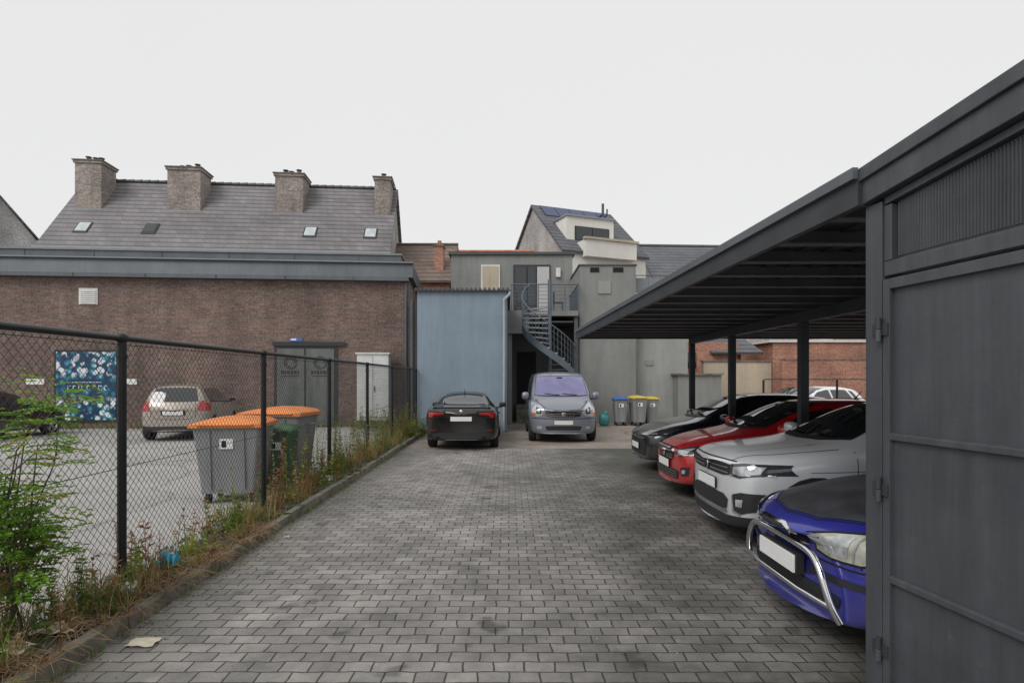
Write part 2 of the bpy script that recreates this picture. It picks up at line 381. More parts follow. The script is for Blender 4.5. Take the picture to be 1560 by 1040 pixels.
    def dec(s,name,ax,top,bot,mt,off=.006,mir=True,ny=4,seg=4):
        T=densify(top,seg); B=densify(bot,seg); n=len(T); mb=s.mb(name)
        for mr in ((False,True) if mir else (False,)):
            vs=[];fs=[]
            for j in range(ny+1):
                f=j/ny
                for i in range(n):
                    vs.append(s.hit(ax,T[i][0]*(1-f)+B[i][0]*f,T[i][1]*(1-f)+B[i][1]*f,off,mr))
            for j in range(ny):
                for i in range(n-1):
                    q=(j*n+i,j*n+i+1,(j+1)*n+i+1,(j+1)*n+i)
                    if name.startswith('windscreen') or name=='rear_window':
                        lat=max(abs(vs[a].x-vs[b_].x) for a,b_ in ((q[0],q[1]),(q[3],q[2])))
                        if lat>.22: continue
                    fs.append(q)
            mb.add(vs,fs,mt,True)
    def line(s,name,ax,pts,w,mt='gap',off=.003,mir=True):
        a=[];b=[]
        for i,p in enumerate(pts):
            q0=pts[max(0,i-1)];q1=pts[min(len(pts)-1,i+1)]
            dx,dy=q1[0]-q0[0],q1[1]-q0[1]; l=math.hypot(dx,dy) or 1
            nx,ny=-dy/l*w/2,dx/l*w/2; a.append((p[0]+nx,p[1]+ny)); b.append((p[0]-nx,p[1]-ny))
        s.dec(name,ax,a,b,mt,off,mir,ny=1,seg=6)
    def sym(s,name,ax,top,bot,mt,off=.006,ny=6):
        t=[(-a,b) for a,b in top[::-1]]+[p for p in top if p[0]>0]; b=[(-a,c) for a,c in bot[::-1]]+[p for p in bot if p[0]>0]
        s.dec(name,ax,t,b,mt,off,False,ny=ny,seg=6)
    def wheels(s):
        P=s.P; rw=P['rw']; rr=rw*.68; mt=M[P.get('rim','rim')]
        for i,wx in enumerate(s.wx):
            for sg in (-1,1):
                mb=MB(); y0=sg*(s.W-.115); c=(wx,y0,rw)
                mb.lathe([(rr,-.1),(rw*.93,-.105),(rw,-.07),(rw,.07),(rw*.93,.1),(rr+.01,.1),(rr-.005,.085)] ,c,'tyre')
                o=sg
                mb.lathe([(rr,.09*o),(rr-.015,.085*o),(rr-.03,.05*o)],c,mt)
                mb.lathe([(rr-.01,.02*o),(.0,.02*o)],c,'well')
                ns=P.get('spokes',5)
                for k in range(ns*2):
                    th=2*math.pi*(k//2)/ns+.3+(.16 if k%2 else -.16)
                    def q(r,t,y): return (c[0]+r*math.cos(th)-t*math.sin(th),c[1]+y*o,c[2]+r*math.sin(th)+t*math.cos(th))
                    vs=[q(.03,-.016,.075),q(.03,.016,.075),q(rr-.012,.014,.085),q(rr-.012,-.014,.085),q(.03,-.02,.02),q(.03,.02,.02),q(rr-.012,.02,.04),q(rr-.012,-.02,.04)]
                    mb.add(vs,[(0,1,2,3),(0,4,5,1),(1,5,6,2),(2,6,7,3),(3,7,4,0)],mt)
                mb.lathe([(.06,.04*o),(.055,.085*o),(.0,.09*o)],c,mt,16)
                mb.obj('wheel_%s_%s'%('front' if i==0 else 'rear','left' if sg>0 else 'right'),s.e)
    def glassset(s):
        P=s.P; g=s.g
        wb,ww,wt,wtw=P['ws']
        gm=P.get('glass','cglass')
        s.sym('windscreen_surround','F',[(0,wt+.02),(wtw*.6,wt+.017),(wtw+.02,wt)],[(0,wb-.03),(ww*.6,wb-.025),(ww+.015,wb+.0)],'trim',.004)
        s.sym('windscreen','F',[(0,wt),(wtw*.6,wt-.003),(wtw,wt-.02)],[(0,wb),(ww*.6,wb+.002),(ww,wb+.015)],gm,.008)
        h=s.hit('F',0,wt-.05,.012); s.mb('interior_mirror').ell(h,(.01,.09,.025),'trim',.7,10,6)
        for y0 in (.05,-.45):
            s.line('wiper','F',[(y0,wb+.012),(y0+.22,wb+.022),(y0+.42,wb+.05)],.014,'gap',.02,False)
        wb,ww,wt,wtw=P['rg']
        s.sym('rear_window','R',[(0,wt),(wtw*.6,wt-.003),(wtw,wt-.02)],[(0,wb),(ww*.6,wb+.002),(ww,wb+.015)],'cglass',.006)
        for (a,b,c,d) in P['sw']:
            n=6
            bo=[(a+(c-a)*i/n,g('sh',a+(c-a)*i/n)+.055) for i in range(n+1)]
            tp=[(b+(d-b)*i/n,max(g('top',b+(d-b)*i/n)-.135,g('sh',b)+.09)) for i in range(n+1)]
            s.dec('side_window','S',[(x,z) for x,z in tp],bo,'cglass',.006,seg=2)
        if P['sw']:
            a=P['sw'][0][0]-.02; c=P['sw'][-1][2]+.02; n=8
            s.line('window_trim','S',[(a+(c-a)*i/n,g('sh',a+(c-a)*i/n)+.04) for i in range(n+1)],.022,P.get('wtrim','trim'),.009)
        for xx in P['doors']:
            s.line('door_gap','S',[(xx,P['bot'][1][1]+.12),(xx,.6),(xx+.02,g('sh',xx)+.03)],.008)
        for xx in P['doors'][1:]:
            for sg in (-1,1):
                h=s.hit('S',xx-.14,g('sh',xx)-.1,.015,sg<0); s.mb('door_handle').ell(h,(.1,.018,.016),P_[P['paint']] if P.get('hc',1) else 'trim',.6,10,6)
        mx=P['mir']; 
        for sg in (-1,1):
            y=s.W*1.0+.07; z=g('sh',mx)+.1
            k=P.get('mk',1)
            s.mb('mirror').ell((mx,sg*y,z+.02*k),(.075*k,.105,.075*k),P_[P['paint']],.7)
            s.mb('mirror').ell((mx+.035*k,sg*y,z+.02*k),(.055*k,.09,.06*k),'trim',.6)
            s.mb('mirror').tube([(mx,sg*(y-.03),z-.05),(mx,sg*(s.W*.9),z-.06)],.022,'trim')
        s.mb('aerial').tube([tuple(s.hit('T',s.L*.72,0,.0)),tuple(s.hit('T',s.L*.72,0,.0)+Vector((.12,0,.12)))],[.012,.004],'trim',6)
    def plate(s,ax,z,y=0,w=.26,h=.055):
        c=s.hit(ax,y,z,.0); d=-1 if ax=='F' else 1
        x=c.x+d*.012; o=MB()
        o.box(min(x,x+d*.012),max(x,x+d*.012),y-w-.01,y+w+.01,z-h-.008,z+h+.008,'trim'); o.box(min(x,x+d*.017),max(x,x+d*.017),y-w,y+w,z-h,z+h,'plate')
        o.obj('number_plate',s.e,bevel=.002)
    def finish(s):
        s.glassset()
        for k,mb in s.groups.items(): mb.obj(k,s.e)

def bot(L,z=.2): return [(0,z+.02),(.5,z),(L-.5,z+.01),(L,z+.1)]
def hatch(paint_,L=4.25,W=1.8,H=1.46,**k):
    h=H-1.46
    P=dict(L=L,W=W,paint=paint_,rw=.32,wx=(.86,L-.78),
      top=[(0,.66),(.1,.75),(.5,.88),(1.05,.99),(1.2,1.02),(1.95,1.38+h),(2.3,1.45+h),(3.0,1.45+h),(L-.5,1.36+h),(L-.12,1.0),(L,.8)],
      sh=[(0,.62),(.15,.70),(.6,.8),(1.2,.9),(L-.3,.99),(L,.78)],
      plan=[(0,.82),(.1,.9),(.4,.97),(.9,1),(L-.8,1),(L-.3,.96),(L,.86)],
      roofw=[(1.1,.72),(2.1,.57),(L-1,.56),(L,.66)],bot=bot(L),
      ws=(1.04,.62,1.38+h,.52),rg=(1.02,.6,1.34+h,.52),
      sw=[(1.5,1.85,2.38,2.38),(2.45,2.45,3.25,3.1),(3.33,3.2,L-.62,L-.75)],doors=(1.25,2.41,3.35),mir=1.5)
    P.update(k); return P

# --- black sedan
L=4.6
P=dict(L=L,W=1.83,paint='black',rw=.33,wx=(.85,3.7),rbow=.10,
  top=[(0,.6),(.1,.70),(.4,.8),(1.3,.93),(1.45,.96),(2.1,1.32),(2.5,1.42),(3.0,1.43),(3.4,1.37),(4.02,1.09),(4.15,1.07),(4.45,1.085),(4.54,1.05),(4.6,.88)],
  sh=[(0,.58),(.2,.72),(1.4,.87),(4.0,.97),(4.45,1.01),(4.6,.82)],
  plan=[(0,.78),(.1,.9),(.5,.98),(1,1),(3.7,1),(4.2,.98),(4.5,.95),(4.6,.9)],
  roofw=[(1.4,.72),(2.3,.56),(3.2,.55),(4.1,.66)],bot=[(0,.2),(.5,.18),(4.1,.2),(4.6,.25)],
  ws=(.98,.62,1.35,.5),rg=(1.10,.6,1.36,.5),sw=[(1.65,2.0,2.55,2.55),(2.62,2.62,3.5,3.3)],doors=(1.4,2.58,3.45),mir=1.65,wtrim='trim')
c=Car(P,(-1.17,18.5,0),R(-90))
c.dec('tail_light','R',[(.42,.915),(.6,.92),(.80,.925)],[(.45,.87),(.6,.86),(.80,.85)],'tail',.010)
c.dec('tail_light','R',[(.69,.852),(.80,.85)],[(.71,.80),(.80,.80)],'tail',.010)
c.dec('tail_light_trim','R',[(.37,.945),(.6,.955),(.84,.96)],[(.40,.83),(.6,.79),(.84,.77)],'gap',.004)
c.line('trunk_gap','R',[(.42,1.0),(.40,.8),(.36,.66),(.0,.65)],.01)
c.sym('bumper_insert','R',[(0,.44),(.6,.43),(.72,.40)],[(0,.24),(.6,.24),(.7,.26)],'trim',.008)
c.dec('reflector','R',[(.62,.5),(.76,.505)],[(.62,.48),(.76,.485)],'tail',.01)
c.line('spoiler','R',[(0,1.055),(.5,1.05),(.72,1.03)],.022,P_['black'],.03)
c.plate('R',.77)
for sg in(-1,1):
    h=c.hit('R',sg*.56,.3,.0); c.mb('exhaust_tip').tube([(h.x-.1,h.y,.3),(h.x+.03,h.y,.3)],.05,'chrome',16,cap=False); c.mb('exhaust_tip').tube([(h.x-.1,h.y,.3),(h.x+.012,h.y,.3)],.044,'gap',16)
h=c.hit('R',0,.94,.01); c.mb('badge').ell(h,(.012,.045,.045),'chrome',1)
c.finish()

# --- van
L=4.4
P=dict(L=L,W=1.9,paint='van',rw=.33,wx=(.8,3.6),bow=.2,lean=.06,flen=1.0,glass='vglass',hc=0,mk=1.5,
  top=[(0,.86),(.12,.98),(.35,1.08),(.75,1.22),(.85,1.26),(1.45,1.8),(1.8,1.94),(2.2,1.98),(L-.2,1.98),(L,1.9)],
  sh=[(0,.8),(.15,.92),(.5,1.0),(.9,1.1),(1.4,1.16),(L-.1,1.18),(L,1.15)],
  plan=[(0,.88),(.1,.93),(.4,.97),(.9,1),(L-.2,1),(L,.96)],
  roofw=[(.8,.84),(1.5,.78),(2.2,.76),(L,.78)],bot=[(0,.24),(.5,.22),(3.9,.24),(4.4,.3)],
  ws=(1.27,.76,1.82,.68),rg=(1.3,.7,1.8,.66),sw=[(1.1,1.5,1.9,1.9)],doors=(.95,2.0,3.2),mir=1.15)
c=Car(P,(1.5,15.5,0),R(90),name='parked_van')
c.dec('headlight','F',[(.50,.84),(.6,.98),(.74,1.10),(.86,1.1)],[(.50,.80),(.62,.73),(.75,.71),(.87,.78)],'lamp',.008)
c.dec('headlight_inner','F',[(.60,.90),(.74,.98)],[(.62,.79),(.75,.80)],'lampin',.012)
c.dec('headlight_bulb','F',[(.64,.91),(.70,.93)],[(.645,.83),(.705,.835)],'lamp',.016)
c.dec('indicator','F',[(.76,.82),(.86,.84)],[(.76,.75),(.87,.77)],'amber',.013)
c.sym('grille','F',[(0,.84),(.3,.85),(.47,.88)],[(0,.70),(.3,.70),(.46,.72)],'trim',.006)
for z in (.735,.785,.835): c.sym('grille_bar','F',[(0,z+.011),(.3,z+.013),(.46,z+.028)],[(0,z-.011),(.3,z-.009),(.45,z+.004)],'chrome',.014,ny=1)
c.sym('front_bumper','F',[(0,.64),(.5,.645),(.84,.66)],[(0,.3),(.5,.3),(.82,.32)],P_['van'],.02)
c.sym('lower_intake','F',[(0,.46),(.4,.46),(.5,.45)],[(0,.34),(.4,.34),(.46,.34)],'trim',.026)
c.dec('fog_lamp','F',[(.6,.46),(.72,.46)],[(.6,.38),(.72,.38)],'lamp',.026)
c.line('bumper_gap','F',[(0,.655),(.5,.66),(.84,.675)],.014,'gap',.012)
c.line('bonnet_gap','F',[(0,.88),(.45,.91),(.6,1.03),(.74,1.15)],.012)
h=c.hit('F',0,.79,.02); c.mb('badge').ell(h,(.015,.06,.075),'chrome',1)
c.dec('side_moulding','S',[(1.15,.62),(3.2,.62)],[(1.15,.52),(3.2,.52)],'trim',.01)
c.plate('F',.55); c.finish()

# --- beige mpv
P=hatch('beige',L=4.25,W=1.82,H=1.62); P['top']=[(0,.7),(.1,.8),(.5,.95),(1.0,1.07),(1.1,1.1),(1.8,1.5),(2.2,1.6),(3.2,1.61),(3.95,1.54),(4.12,1.1),(4.25,.85)]
P['sh']=[(0,.66),(.15,.75),(.6,.86),(1.2,.97),(3.95,1.06),(4.25,.8)]; P['rg']=(1.1,.62,1.5,.52); P['rw']=.33
c=Car(P,(-10.42,20.05,0),R(-76))
c.dec('tail_light','R',[(.66,1.12),(.8,1.14),(.86,1.1)],[(.58,.86),(.75,.84),(.88,.84)],'tail',.008)
c.sym('bumper_lower','R',[(0,.42),(.6,.42),(.8,.44)],[(0,.26),(.6,.26),(.78,.3)],'trim',.008)
c.line('hatch_gap','R',[(.56,1.05),(.56,.7),(.4,.62),(0,.61)],.012)
c.dec('plate_recess','R',[(-.32,.86),(.32,.86)],[(-.3,.72),(.3,.72)],'trim',.004,mir=False)
c.plate('R',.79)
for sg in(-1,1): c.mb('roof_rail').tube([tuple(c.hit('T',x,sg*.52,.05)) for x in (2.1,2.6,3.1,3.6)],.018,'chrome')
c.finish()
c=Car(hatch('dark'),(-15.3,18.9,0),R(-90)); c.dec('tail_light','R',[(.62,.98),(.84,1.)],[(.6,.82),(.85,.84)],'tail',.008); c.plate('R',.7); c.finish()
c=Car(hatch('red',L=4.1),(9.9,23.4,0),R(14)); c.dec('headlight','F',[(.5,.74),(.8,.8)],[(.5,.64),(.82,.68)],'lamp',.008); c.plate('F',.5); c.finish()
c=Car(hatch('white',L=4.1,H=1.5),(9.0,20.6,0),R(12)); c.dec('headlight','F',[(.5,.74),(.8,.8)],[(.5,.64),(.82,.68)],'lamp',.008); c.plate('F',.5); c.finish()

# --- dark hatch
P=hatch('dark',L=4.3,W=1.8,H=1.49,rim='rim')
c=Car(P,(2.42,11.35,0),0)
c.dec('headlight','F',[(.42,.76),(.6,.79),(.84,.83)],[(.44,.69),(.6,.68),(.85,.73)],'lampin',.008)
c.dec('headlight_strip','F',[(.44,.70),(.84,.74)],[(.44,.685),(.84,.725)],'lamp',.012)
c.sym('grille','F',[(0,.6),(.5,.6),(.62,.56)],[(0,.3),(.5,.3),(.6,.32)],'trim',.008)
c.line('bonnet_gap','T',[(.3,.5),(.6,.68),(1.2,.76)],.01)
c.plate('F',.46); c.finish()

# --- red hatch
P=hatch('red',L=4.25,W=1.8,H=1.46)
c=Car(P,(2.32,8.9,0),0)
c.sym('grille','F',[(0,.70),(.32,.70),(.44,.67)],[(0,.54),(.3,.54),(.38,.56)],'trim',.008)
for z in (.575,.61,.645,.68): c.sym('grille_bar','F',[(0,z+.005),(.38,z+.004)],[(0,z-.005),(.37,z-.006)],'chrome',.014,ny=1)
c.sym('grille_frame','F',[(0,.72),(.34,.72),(.47,.69)],[(0,.7),(.33,.7),(.45,.675)],'chrome',.016,ny=1)
c.dec('headlight','F',[(.48,.70),(.62,.76),(.8,.80),(.87,.8)],[(.5,.63),(.62,.62),(.8,.66),(.88,.72)],'lampin',.008)
c.dec('headlight_lens','F',[(.56,.70),(.66,.735),(.74,.75)],[(.56,.65),(.66,.65),(.74,.67)],'lamp',.012)
c.dec('headlight_strip','F',[(.5,.635),(.8,.67)],[(.5,.622),(.8,.655)],'chrome',.013)
c.sym('lower_grille','F',[(0,.42),(.5,.42),(.6,.40)],[(0,.28),(.5,.28),(.55,.3)],'trim',.01)
for z in (.31,.35,.39): c.sym('lower_grille_bar','F',[(0,z+.004),(.52,z+.004)],[(0,z-.004),(.52,z-.004)],'chrome',.015,ny=1)
c.dec('fog_lamp','F',[(.64,.47),(.8,.5)],[(.66,.35),(.78,.37)],'trim',.01)
c.dec('fog_lens','F',[(.68,.44),(.75,.45)],[(.68,.39),(.74,.39)],'lamp',.015)
c.line('bonnet_gap','T',[(.22,.42),(.5,.62),(1.2,.74)],.01); c.line('bonnet_edge','F',[(0,.735),(.4,.73),(.5,.72)],.01)
h=c.hit('F',0,.62,.02); c.mb('badge').ell(h,(.012,.05,.055),'chrome',1)
c.plate('F',.48); c.finish()

# --- silver suv
P=hatch('silver',L=4.25,W=1.76,H=1.52); P['rw']=.335
P['top']=[(0,.86),(.06,.95),(.35,1.0),(1.0,1.07),(1.15,1.10),(1.9,1.45),(2.25,1.52),(3.0,1.515),(3.75,1.40),(4.13,1.08),(4.25,.85)]
P['sh']=[(0,.81),(.12,.88),(.6,.93),(1.2,.99),(3.95,1.05),(4.25,.8)]; P['ws']=(1.12,.61,1.44,.51); P['bow']=.12; P['lean']=.03
c=Car(P,(2.18,6.5,0),0)
c.sym('grille','F',[(0,.87),(.4,.87),(.56,.86)],[(0,.73),(.4,.73),(.54,.75)],'trim',.008)
for z in (.77,.825): c.sym('grille_bar','F',[(0,z+.006),(.52,z+.006)],[(0,z-.006),(.52,z-.006)],'chrome',.014,ny=1)
c.dec('headlight','F',[(.56,.865),(.7,.885),(.84,.89)],[(.55,.75),(.7,.74),(.86,.79)],'lampin',.009)
c.dec('headlight_lens','F',[(.61,.84),(.72,.86),(.81,.865)],[(.61,.775),(.72,.765),(.81,.795)],'lamp',.014)
c.dec('headlight_strip','F',[(.55,.76),(.84,.795)],[(.55,.745),(.84,.78)],'chrome',.015)
c.sym('lower_grille','F',[(0,.54),(.42,.54),(.52,.5)],[(0,.38),(.42,.38),(.5,.40)],'trim',.01)
c.sym('lower_skid','F',[(0,.33),(.5,.33),(.8,.36)],[(0,.23),(.5,.23),(.78,.26)],'trim',.009)
c.sym('lower_strip','F',[(0,.375),(.4,.375),(.5,.39)],[(0,.345),(.4,.345),(.52,.36)],'chrome',.015,ny=1)
c.dec('fog_recess','F',[(.60,.56),(.72,.60),(.83,.60)],[(.63,.40),(.72,.38),(.80,.42)],'trim',.01)
c.dec('fog_lamp','F',[(.66,.52),(.74,.53)],[(.66,.45),(.73,.45)],'lamp',.016)
c.line('fog_frame','F',[(.60,.55),(.62,.39),(.72,.37)],.014,'chrome',.016)
c.line('bonnet_gap','T',[(.15,.52),(.5,.66),(1.15,.74)],.01); c.line('bonnet_edge','F',[(0,.9),(.4,.9),(.6,.895)],.01)
c.line('bonnet_crease','T',[(.25,.38),(.6,.46),(1.1,.5)],.006,'trim',.001)
for wx in P['wx']:
    A=[(wx+.445*math.cos(a),.335+.445*math.sin(a)) for a in np.linspace(R(-12),R(192),14)]
    B=[(wx+.375*math.cos(a),.335+.375*math.sin(a)) for a in np.linspace(R(-12),R(192),14)]
    c.dec('arch_cladding','S',A,B,'trim',.008,ny=1,seg=1)
c.dec('sill_cladding','S',[(1.3,.36),(3.0,.36)],[(1.3,.22),(3.0,.22)],'trim',.01)
c.line('shoulder_crease','S',[(.8,.82),(2.,.85),(3.6,.9)],.006,'trim',.002)
h=c.hit('F',0,.80,.022); c.mb('badge').ell(h,(.012,.058,.058),'chrome',1); c.mb('badge').ell((h.x-.008,h.y,h.z),(.01,.045,.045),'trim',1)
c.plate('F',.62); c.finish()

# --- blue old saloon with bull bar
L=4.45
P=dict(L=L,W=1.75,paint='blue',rw=.3,wx=(.85,3.5),bow=.34,lean=.22,flen=1.0,rim='rimd',
  top=[(0,.70),(.08,.78),(.35,.87),(.9,.96),(1.3,1.0),(1.45,1.03),(2.1,1.34),(2.5,1.4),(3.1,1.4),(3.5,1.3),(3.95,1.06),(4.4,1.0),(L,.8)],
  sh=[(0,.66),(.2,.75),(.8,.83),(1.4,.9),(4.0,.95),(L,.75)],
  plan=[(0,.78),(.1,.88),(.4,.96),(.9,1),(3.7,1),(4.2,.95),(L,.84)],
  roofw=[(1.4,.70),(2.3,.54),(3.2,.53),(4.1,.62)],bot=bot(L,.19),
  ws=(1.04,.60,1.33,.5),rg=(1.06,.6,1.3,.5),sw=[(1.65,2.0,2.5,2.5),(2.57,2.57,3.4,3.2)],doors=(1.4,2.53,3.4),mir=1.65)
c=Car(P,(1.80,4.15,0),0)
c.dec('bonnet','T',[(.24,.0),(.30,.3),(.46,.52),(.8,.62),(1.40,.70)],[(.24,-.0),(.30,-.3),(.46,-.52),(.8,-.62),(1.40,-.70)],'hood',.006,mir=False,ny=16)
c.line('bonnet_gap','T',[(.22,.0),(.28,.3),(.44,.53),(.79,.635),(1.40,.715)],.012)
c.dec('headlight','F',[(.36,.72),(.5,.76),(.7,.79),(.85,.80)],[(.37,.63),(.5,.61),(.7,.62),(.87,.66)],'yellowlamp',.010)
c.dec('headlight_reflector','F',[(.45,.73),(.62,.765)],[(.45,.64),(.62,.64)],'lamp',.013)
c.line('headlight_divider','F',[(.66,.62),(.65,.78)],.012,'zinc',.013)
c.dec('headlight_surround','F',[(.34,.735),(.5,.775),(.7,.805),(.86,.815)],[(.35,.615),(.5,.595),(.7,.605),(.88,.645)],'gap',.005)
c.sym('grille','F',[(0,.73),(.14,.73),(.28,.70)],[(0,.61),(.14,.615),(.26,.64)],'trim',.008)
c.sym('grille_ring','F',[(0,.745),(.15,.745),(.30,.705)],[(0,.73),(.14,.73),(.28,.698)],'chrome',.014,ny=1)
c.sym('grille_ring2','F',[(0,.615),(.14,.62),(.28,.645)],[(0,.60),(.15,.605),(.30,.637)],'chrome',.014,ny=1)
h=c.hit('F',0,.673,.02); c.mb('badge').ell(h,(.014,.09,.038),'chrome',1); c.mb('badge').ell((h.x-.006,h.y,h.z),(.012,.078,.029),'signb',1)
c.sym('lower_intake','F',[(0,.40),(.45,.40),(.6,.38)],[(0,.3),(.45,.3),(.58,.31)],'trim',.01)
c.line('bumper_gap','F',[(0,.575),(.4,.57),(.7,.575),(.86,.59)],.012)
c.dec('bumper_moulding','F',[(.3,.50),(.6,.505),(.86,.51)],[(.3,.46),(.6,.465),(.86,.47)],'trim',.012)
def bb(y,z,o=.07): 
    h=c.hit('F',y,z,0); return (h.x-o,y,z)
pts=[bb(-.62,.24,.03),bb(-.60,.34,.07),bb(-.56,.46,.08),bb(-.5,.56,.08),bb(-.42,.62,.08),bb(-.2,.635,.07),bb(.2,.635,.07),bb(.42,.62,.08),bb(.5,.56,.08),bb(.56,.46,.08),bb(.60,.34,.07),bb(.62,.24,.03)]
P3=[Vector(p) for p in pts]
for it in range(2):
    Q=[P3[0]]
    for i in range(len(P3)-1): Q+= [P3[i].lerp(P3[i+1],.25),P3[i].lerp(P3[i+1],.75)]
    Q.append(P3[-1]); P3=Q
c.mb('bull_bar').tube(P3,.023,'chrome',12); c.mb('bull_bar').tube([bb(-.6,.33,.07),bb(-.3,.34,.08),bb(.3,.34,.08),bb(.6,.33,.07)],.018,'chrome',10)
h=c.hit('F',0,.5,0)
o=MB(); o.box(h.x-.085,h.x-.07,-.26,.26,.43,.55,'plate'); o.box(h.x-.07,h.x-.01,-.27,.27,.42,.56,'trim'); o.obj('number_plate',c.e,bevel=.003)
c.finish()

# ------------------------------------------------------------------ ground
def sheet(name,x0,x1,y0,y1,z,m):
    b=MB(); b.poly([(x0,y0,z),(x1,y0,z),(x1,y1,z),(x0,y1,z)],m); return b.obj(name)
sheet('ground',-300,300,-100,600,-.012,'ground')
sheet('paved_road',-2.66,14,-8,14.4,0,'paver')
sheet('concrete_yard',-2.66,16,14.4,40,-.004,'yard')
sheet('parking_lot',-40,-3.3,-8,24,-.004,'lot')
b=MB()
y=-6
while y<18.6:
    l=1.0; dx=random.uniform(-.012,.012); dz=random.uniform(-.015,.012)
    b.box(-2.75+dx,-2.66+dx,y+.004,y+l-.004,-.05,.11+dz,'kerb'); y+=l
b.obj('kerb',bevel=.008)
b=MB(); nx,ny=10,300; vs=[];fs=[]
for j in range(ny+1):
    for i in range(nx+1):
        x=-3.36+.62*i/nx; yy=-6+24.7*j/ny
        e=min(i,nx-i)/nx
        vs.append((x,yy,(.05 if i>=nx-3 else .0)+.07*math.sin(e*3.14)+random.uniform(-.018,.02)+(-.03 if i==0 else 0)))
for j in range(ny):
    for i in range(nx): fs.append((j*(nx+1)+i,j*(nx+1)+i+1,(j+1)*(nx+1)+i+1,(j+1)*(nx+1)+i))
b.add(vs,fs,'soil',True); b.obj('soil_strip')
def stone(b,x,y,z,r,m):
    vs=[(x+r*random.uniform(.6,1.2)*a,y+r*random.uniform(.6,1.2)*c_,z+r*random.uniform(.4,.9)*d) for a,c_,d in((1,0,0),(0,1,0),(-1,0,0),(0,-1,0),(0,0,1),(0,0,-1))]
    b.add(vs,[(0,1,4),(1,2,4),(2,3,4),(3,0,4),(1,0,5),(2,1,5),(3,2,5),(0,3,5)],m)
b=MB()
for i in range(5200):
    yy=1.5+16*random.random()**1.5; stone(b,random.uniform(-3.4,-2.76),yy,.085,random.uniform(.008,.028),'stone')
for i in range(520):
    yy=2+12*random.random()**1.5; stone(b,-2.66+abs(random.gauss(0,.16)),yy,.003,random.uniform(.004,.012),'stone')
for i in range(160):
    stone(b,random.uniform(-2.5,2.5),random.uniform(2.8,13),.002,random.uniform(.003,.008),random.choice(['stone','paper','rust']))
b.obj('gravel')

# ------------------------------------------------------------------ weeds
def blade(b,p,h,m,w=.006,lean=.35):
    a=random.uniform(0,6.28); dx,dy=math.cos(a),math.sin(a); l=h*random.uniform(.05,lean)
    px,py=-dy*w,dx*w; x,y,z=p
    q=[(x-px,y-py,z),(x+px,y+py,z),(x+dx*l*.3+px*.8,y+dy*l*.3+py*.8,z+h*.5),(x+dx*l*.3-px*.8,y+dy*l*.3-py*.8,z+h*.5),(x+dx*l,y+dy*l,z+h)]
    b.add(q,[(0,1,2,3),(3,2,4)],m)
def leaf(b,p,d,l,w,m):
    d=d.normalized(); u=d.cross(Vector((random.uniform(-.3,.3),random.uniform(-.3,.3),1)))
    if u.length<.05: u=Vector((1,0,0))
    u.normalize(); p=Vector(p); nn=u.cross(d)*l*.12
    b.add([p,p+d*l*.45+u*w+nn,p+d*l-nn,p+d*l*.45-u*w+nn],[(0,1,2,3)],m)
def weed(b,x,y,z,h,m,nl=18,ls=.05):
    a=random.uniform(0,6.28); lx,ly=random.uniform(-.15,.15)*h,random.uniform(-.15,.15)*h
    st='rust' if m in('dry','rust') else m
    b.tube([(x,y,z),(x+lx*.4,y+ly*.4,z+h*.5),(x+lx,y+ly,z+h)],[.004,.003,.0015],st,4,cap=False)
    for k in range(nl):
        f=random.uniform(.1,1); p=Vector((x+lx*f*f,y+ly*f*f,z+h*f)); an=random.uniform(0,6.28)
        leaf(b,p,Vector((math.cos(an),math.sin(an),random.uniform(-.2,.9))),ls*random.uniform(.5,1.2)*(1.2-f*.6),ls*.22,m)
b=MB()
mats=['g1','g3','g3','g2','dry','dry','dry','rust','rust']
centres=[random.uniform(2,18) for _ in range(16)]   # uneven clumps
def pick(): return random.gauss(random.choice(centres),.5) if random.random()<.6 else 1.6+16.8*random.random()**.9
for i in range(300):
    yy=min(max(pick(),1.6),18.4); xx=random.choice([random.gauss(-3.05,.09),random.uniform(-3.4,-2.76)])
    hh=random.uniform(.12,.42)*(1.3 if yy>8 else .9); mm=random.choice(mats)
    for k in range(random.randint(14,34)):
        blade(b,(xx+random.gauss(0,.05),yy+random.gauss(0,.06),.06),hh*random.uniform(.4,1.1),mm if random.random()<.75 else random.choice(mats),random.uniform(.002,.0045),.9)
for i in range(340):
    yy=min(max(pick(),3),18.5); xx=random.choice([random.gauss(-3.05,.1),random.uniform(-3.45,-2.78)])
    weed(b,xx,yy,.05,random.uniform(.2,.8)*(1.35 if yy>7 else .7),random.choice(['g1','g3','g1','g2','rust','dry','g3','rust']),random.randint(12,30),random.uniform(.05,.09))
for i in range(90):
    yy=2.5+14*random.random(); xx=random.uniform(-3.3,-2.68)
    for k in range(16):
        an=random.uniform(0,6.28); leaf(b,(xx,yy,.08),Vector((math.cos(an),math.sin(an),random.uniform(.1,.7))),random.uniform(.06,.14),.018,random.choice(['g1','g2','g3']))
for i in range(80):
    xx=random.uniform(-3.0,-2.62); yy=random.uniform(2.8,6.5)
    for k in range(12):
        an=random.uniform(0,6.28); l=random.uniform(.1,.3)
        b.tube([(xx,yy,.1),(xx+math.cos(an)*l*.5,yy+math.sin(an)*l*.5,.16),(xx+math.cos(an)*l,yy+math.sin(an)*l,.11)],[.0025,.002,.001],random.choice(['dry','rust','dry']),3,cap=False)
for i in range(170):
    yy=2.5+11*random.random(); 
    for k in range(7): blade(b,(-2.655+random.uniform(0,.05),yy+random.gauss(0,.03),0),random.uniform(.02,.08),random.choice(['g1','dry','g2']),.002,.9)
b.obj('weeds')
b=MB()
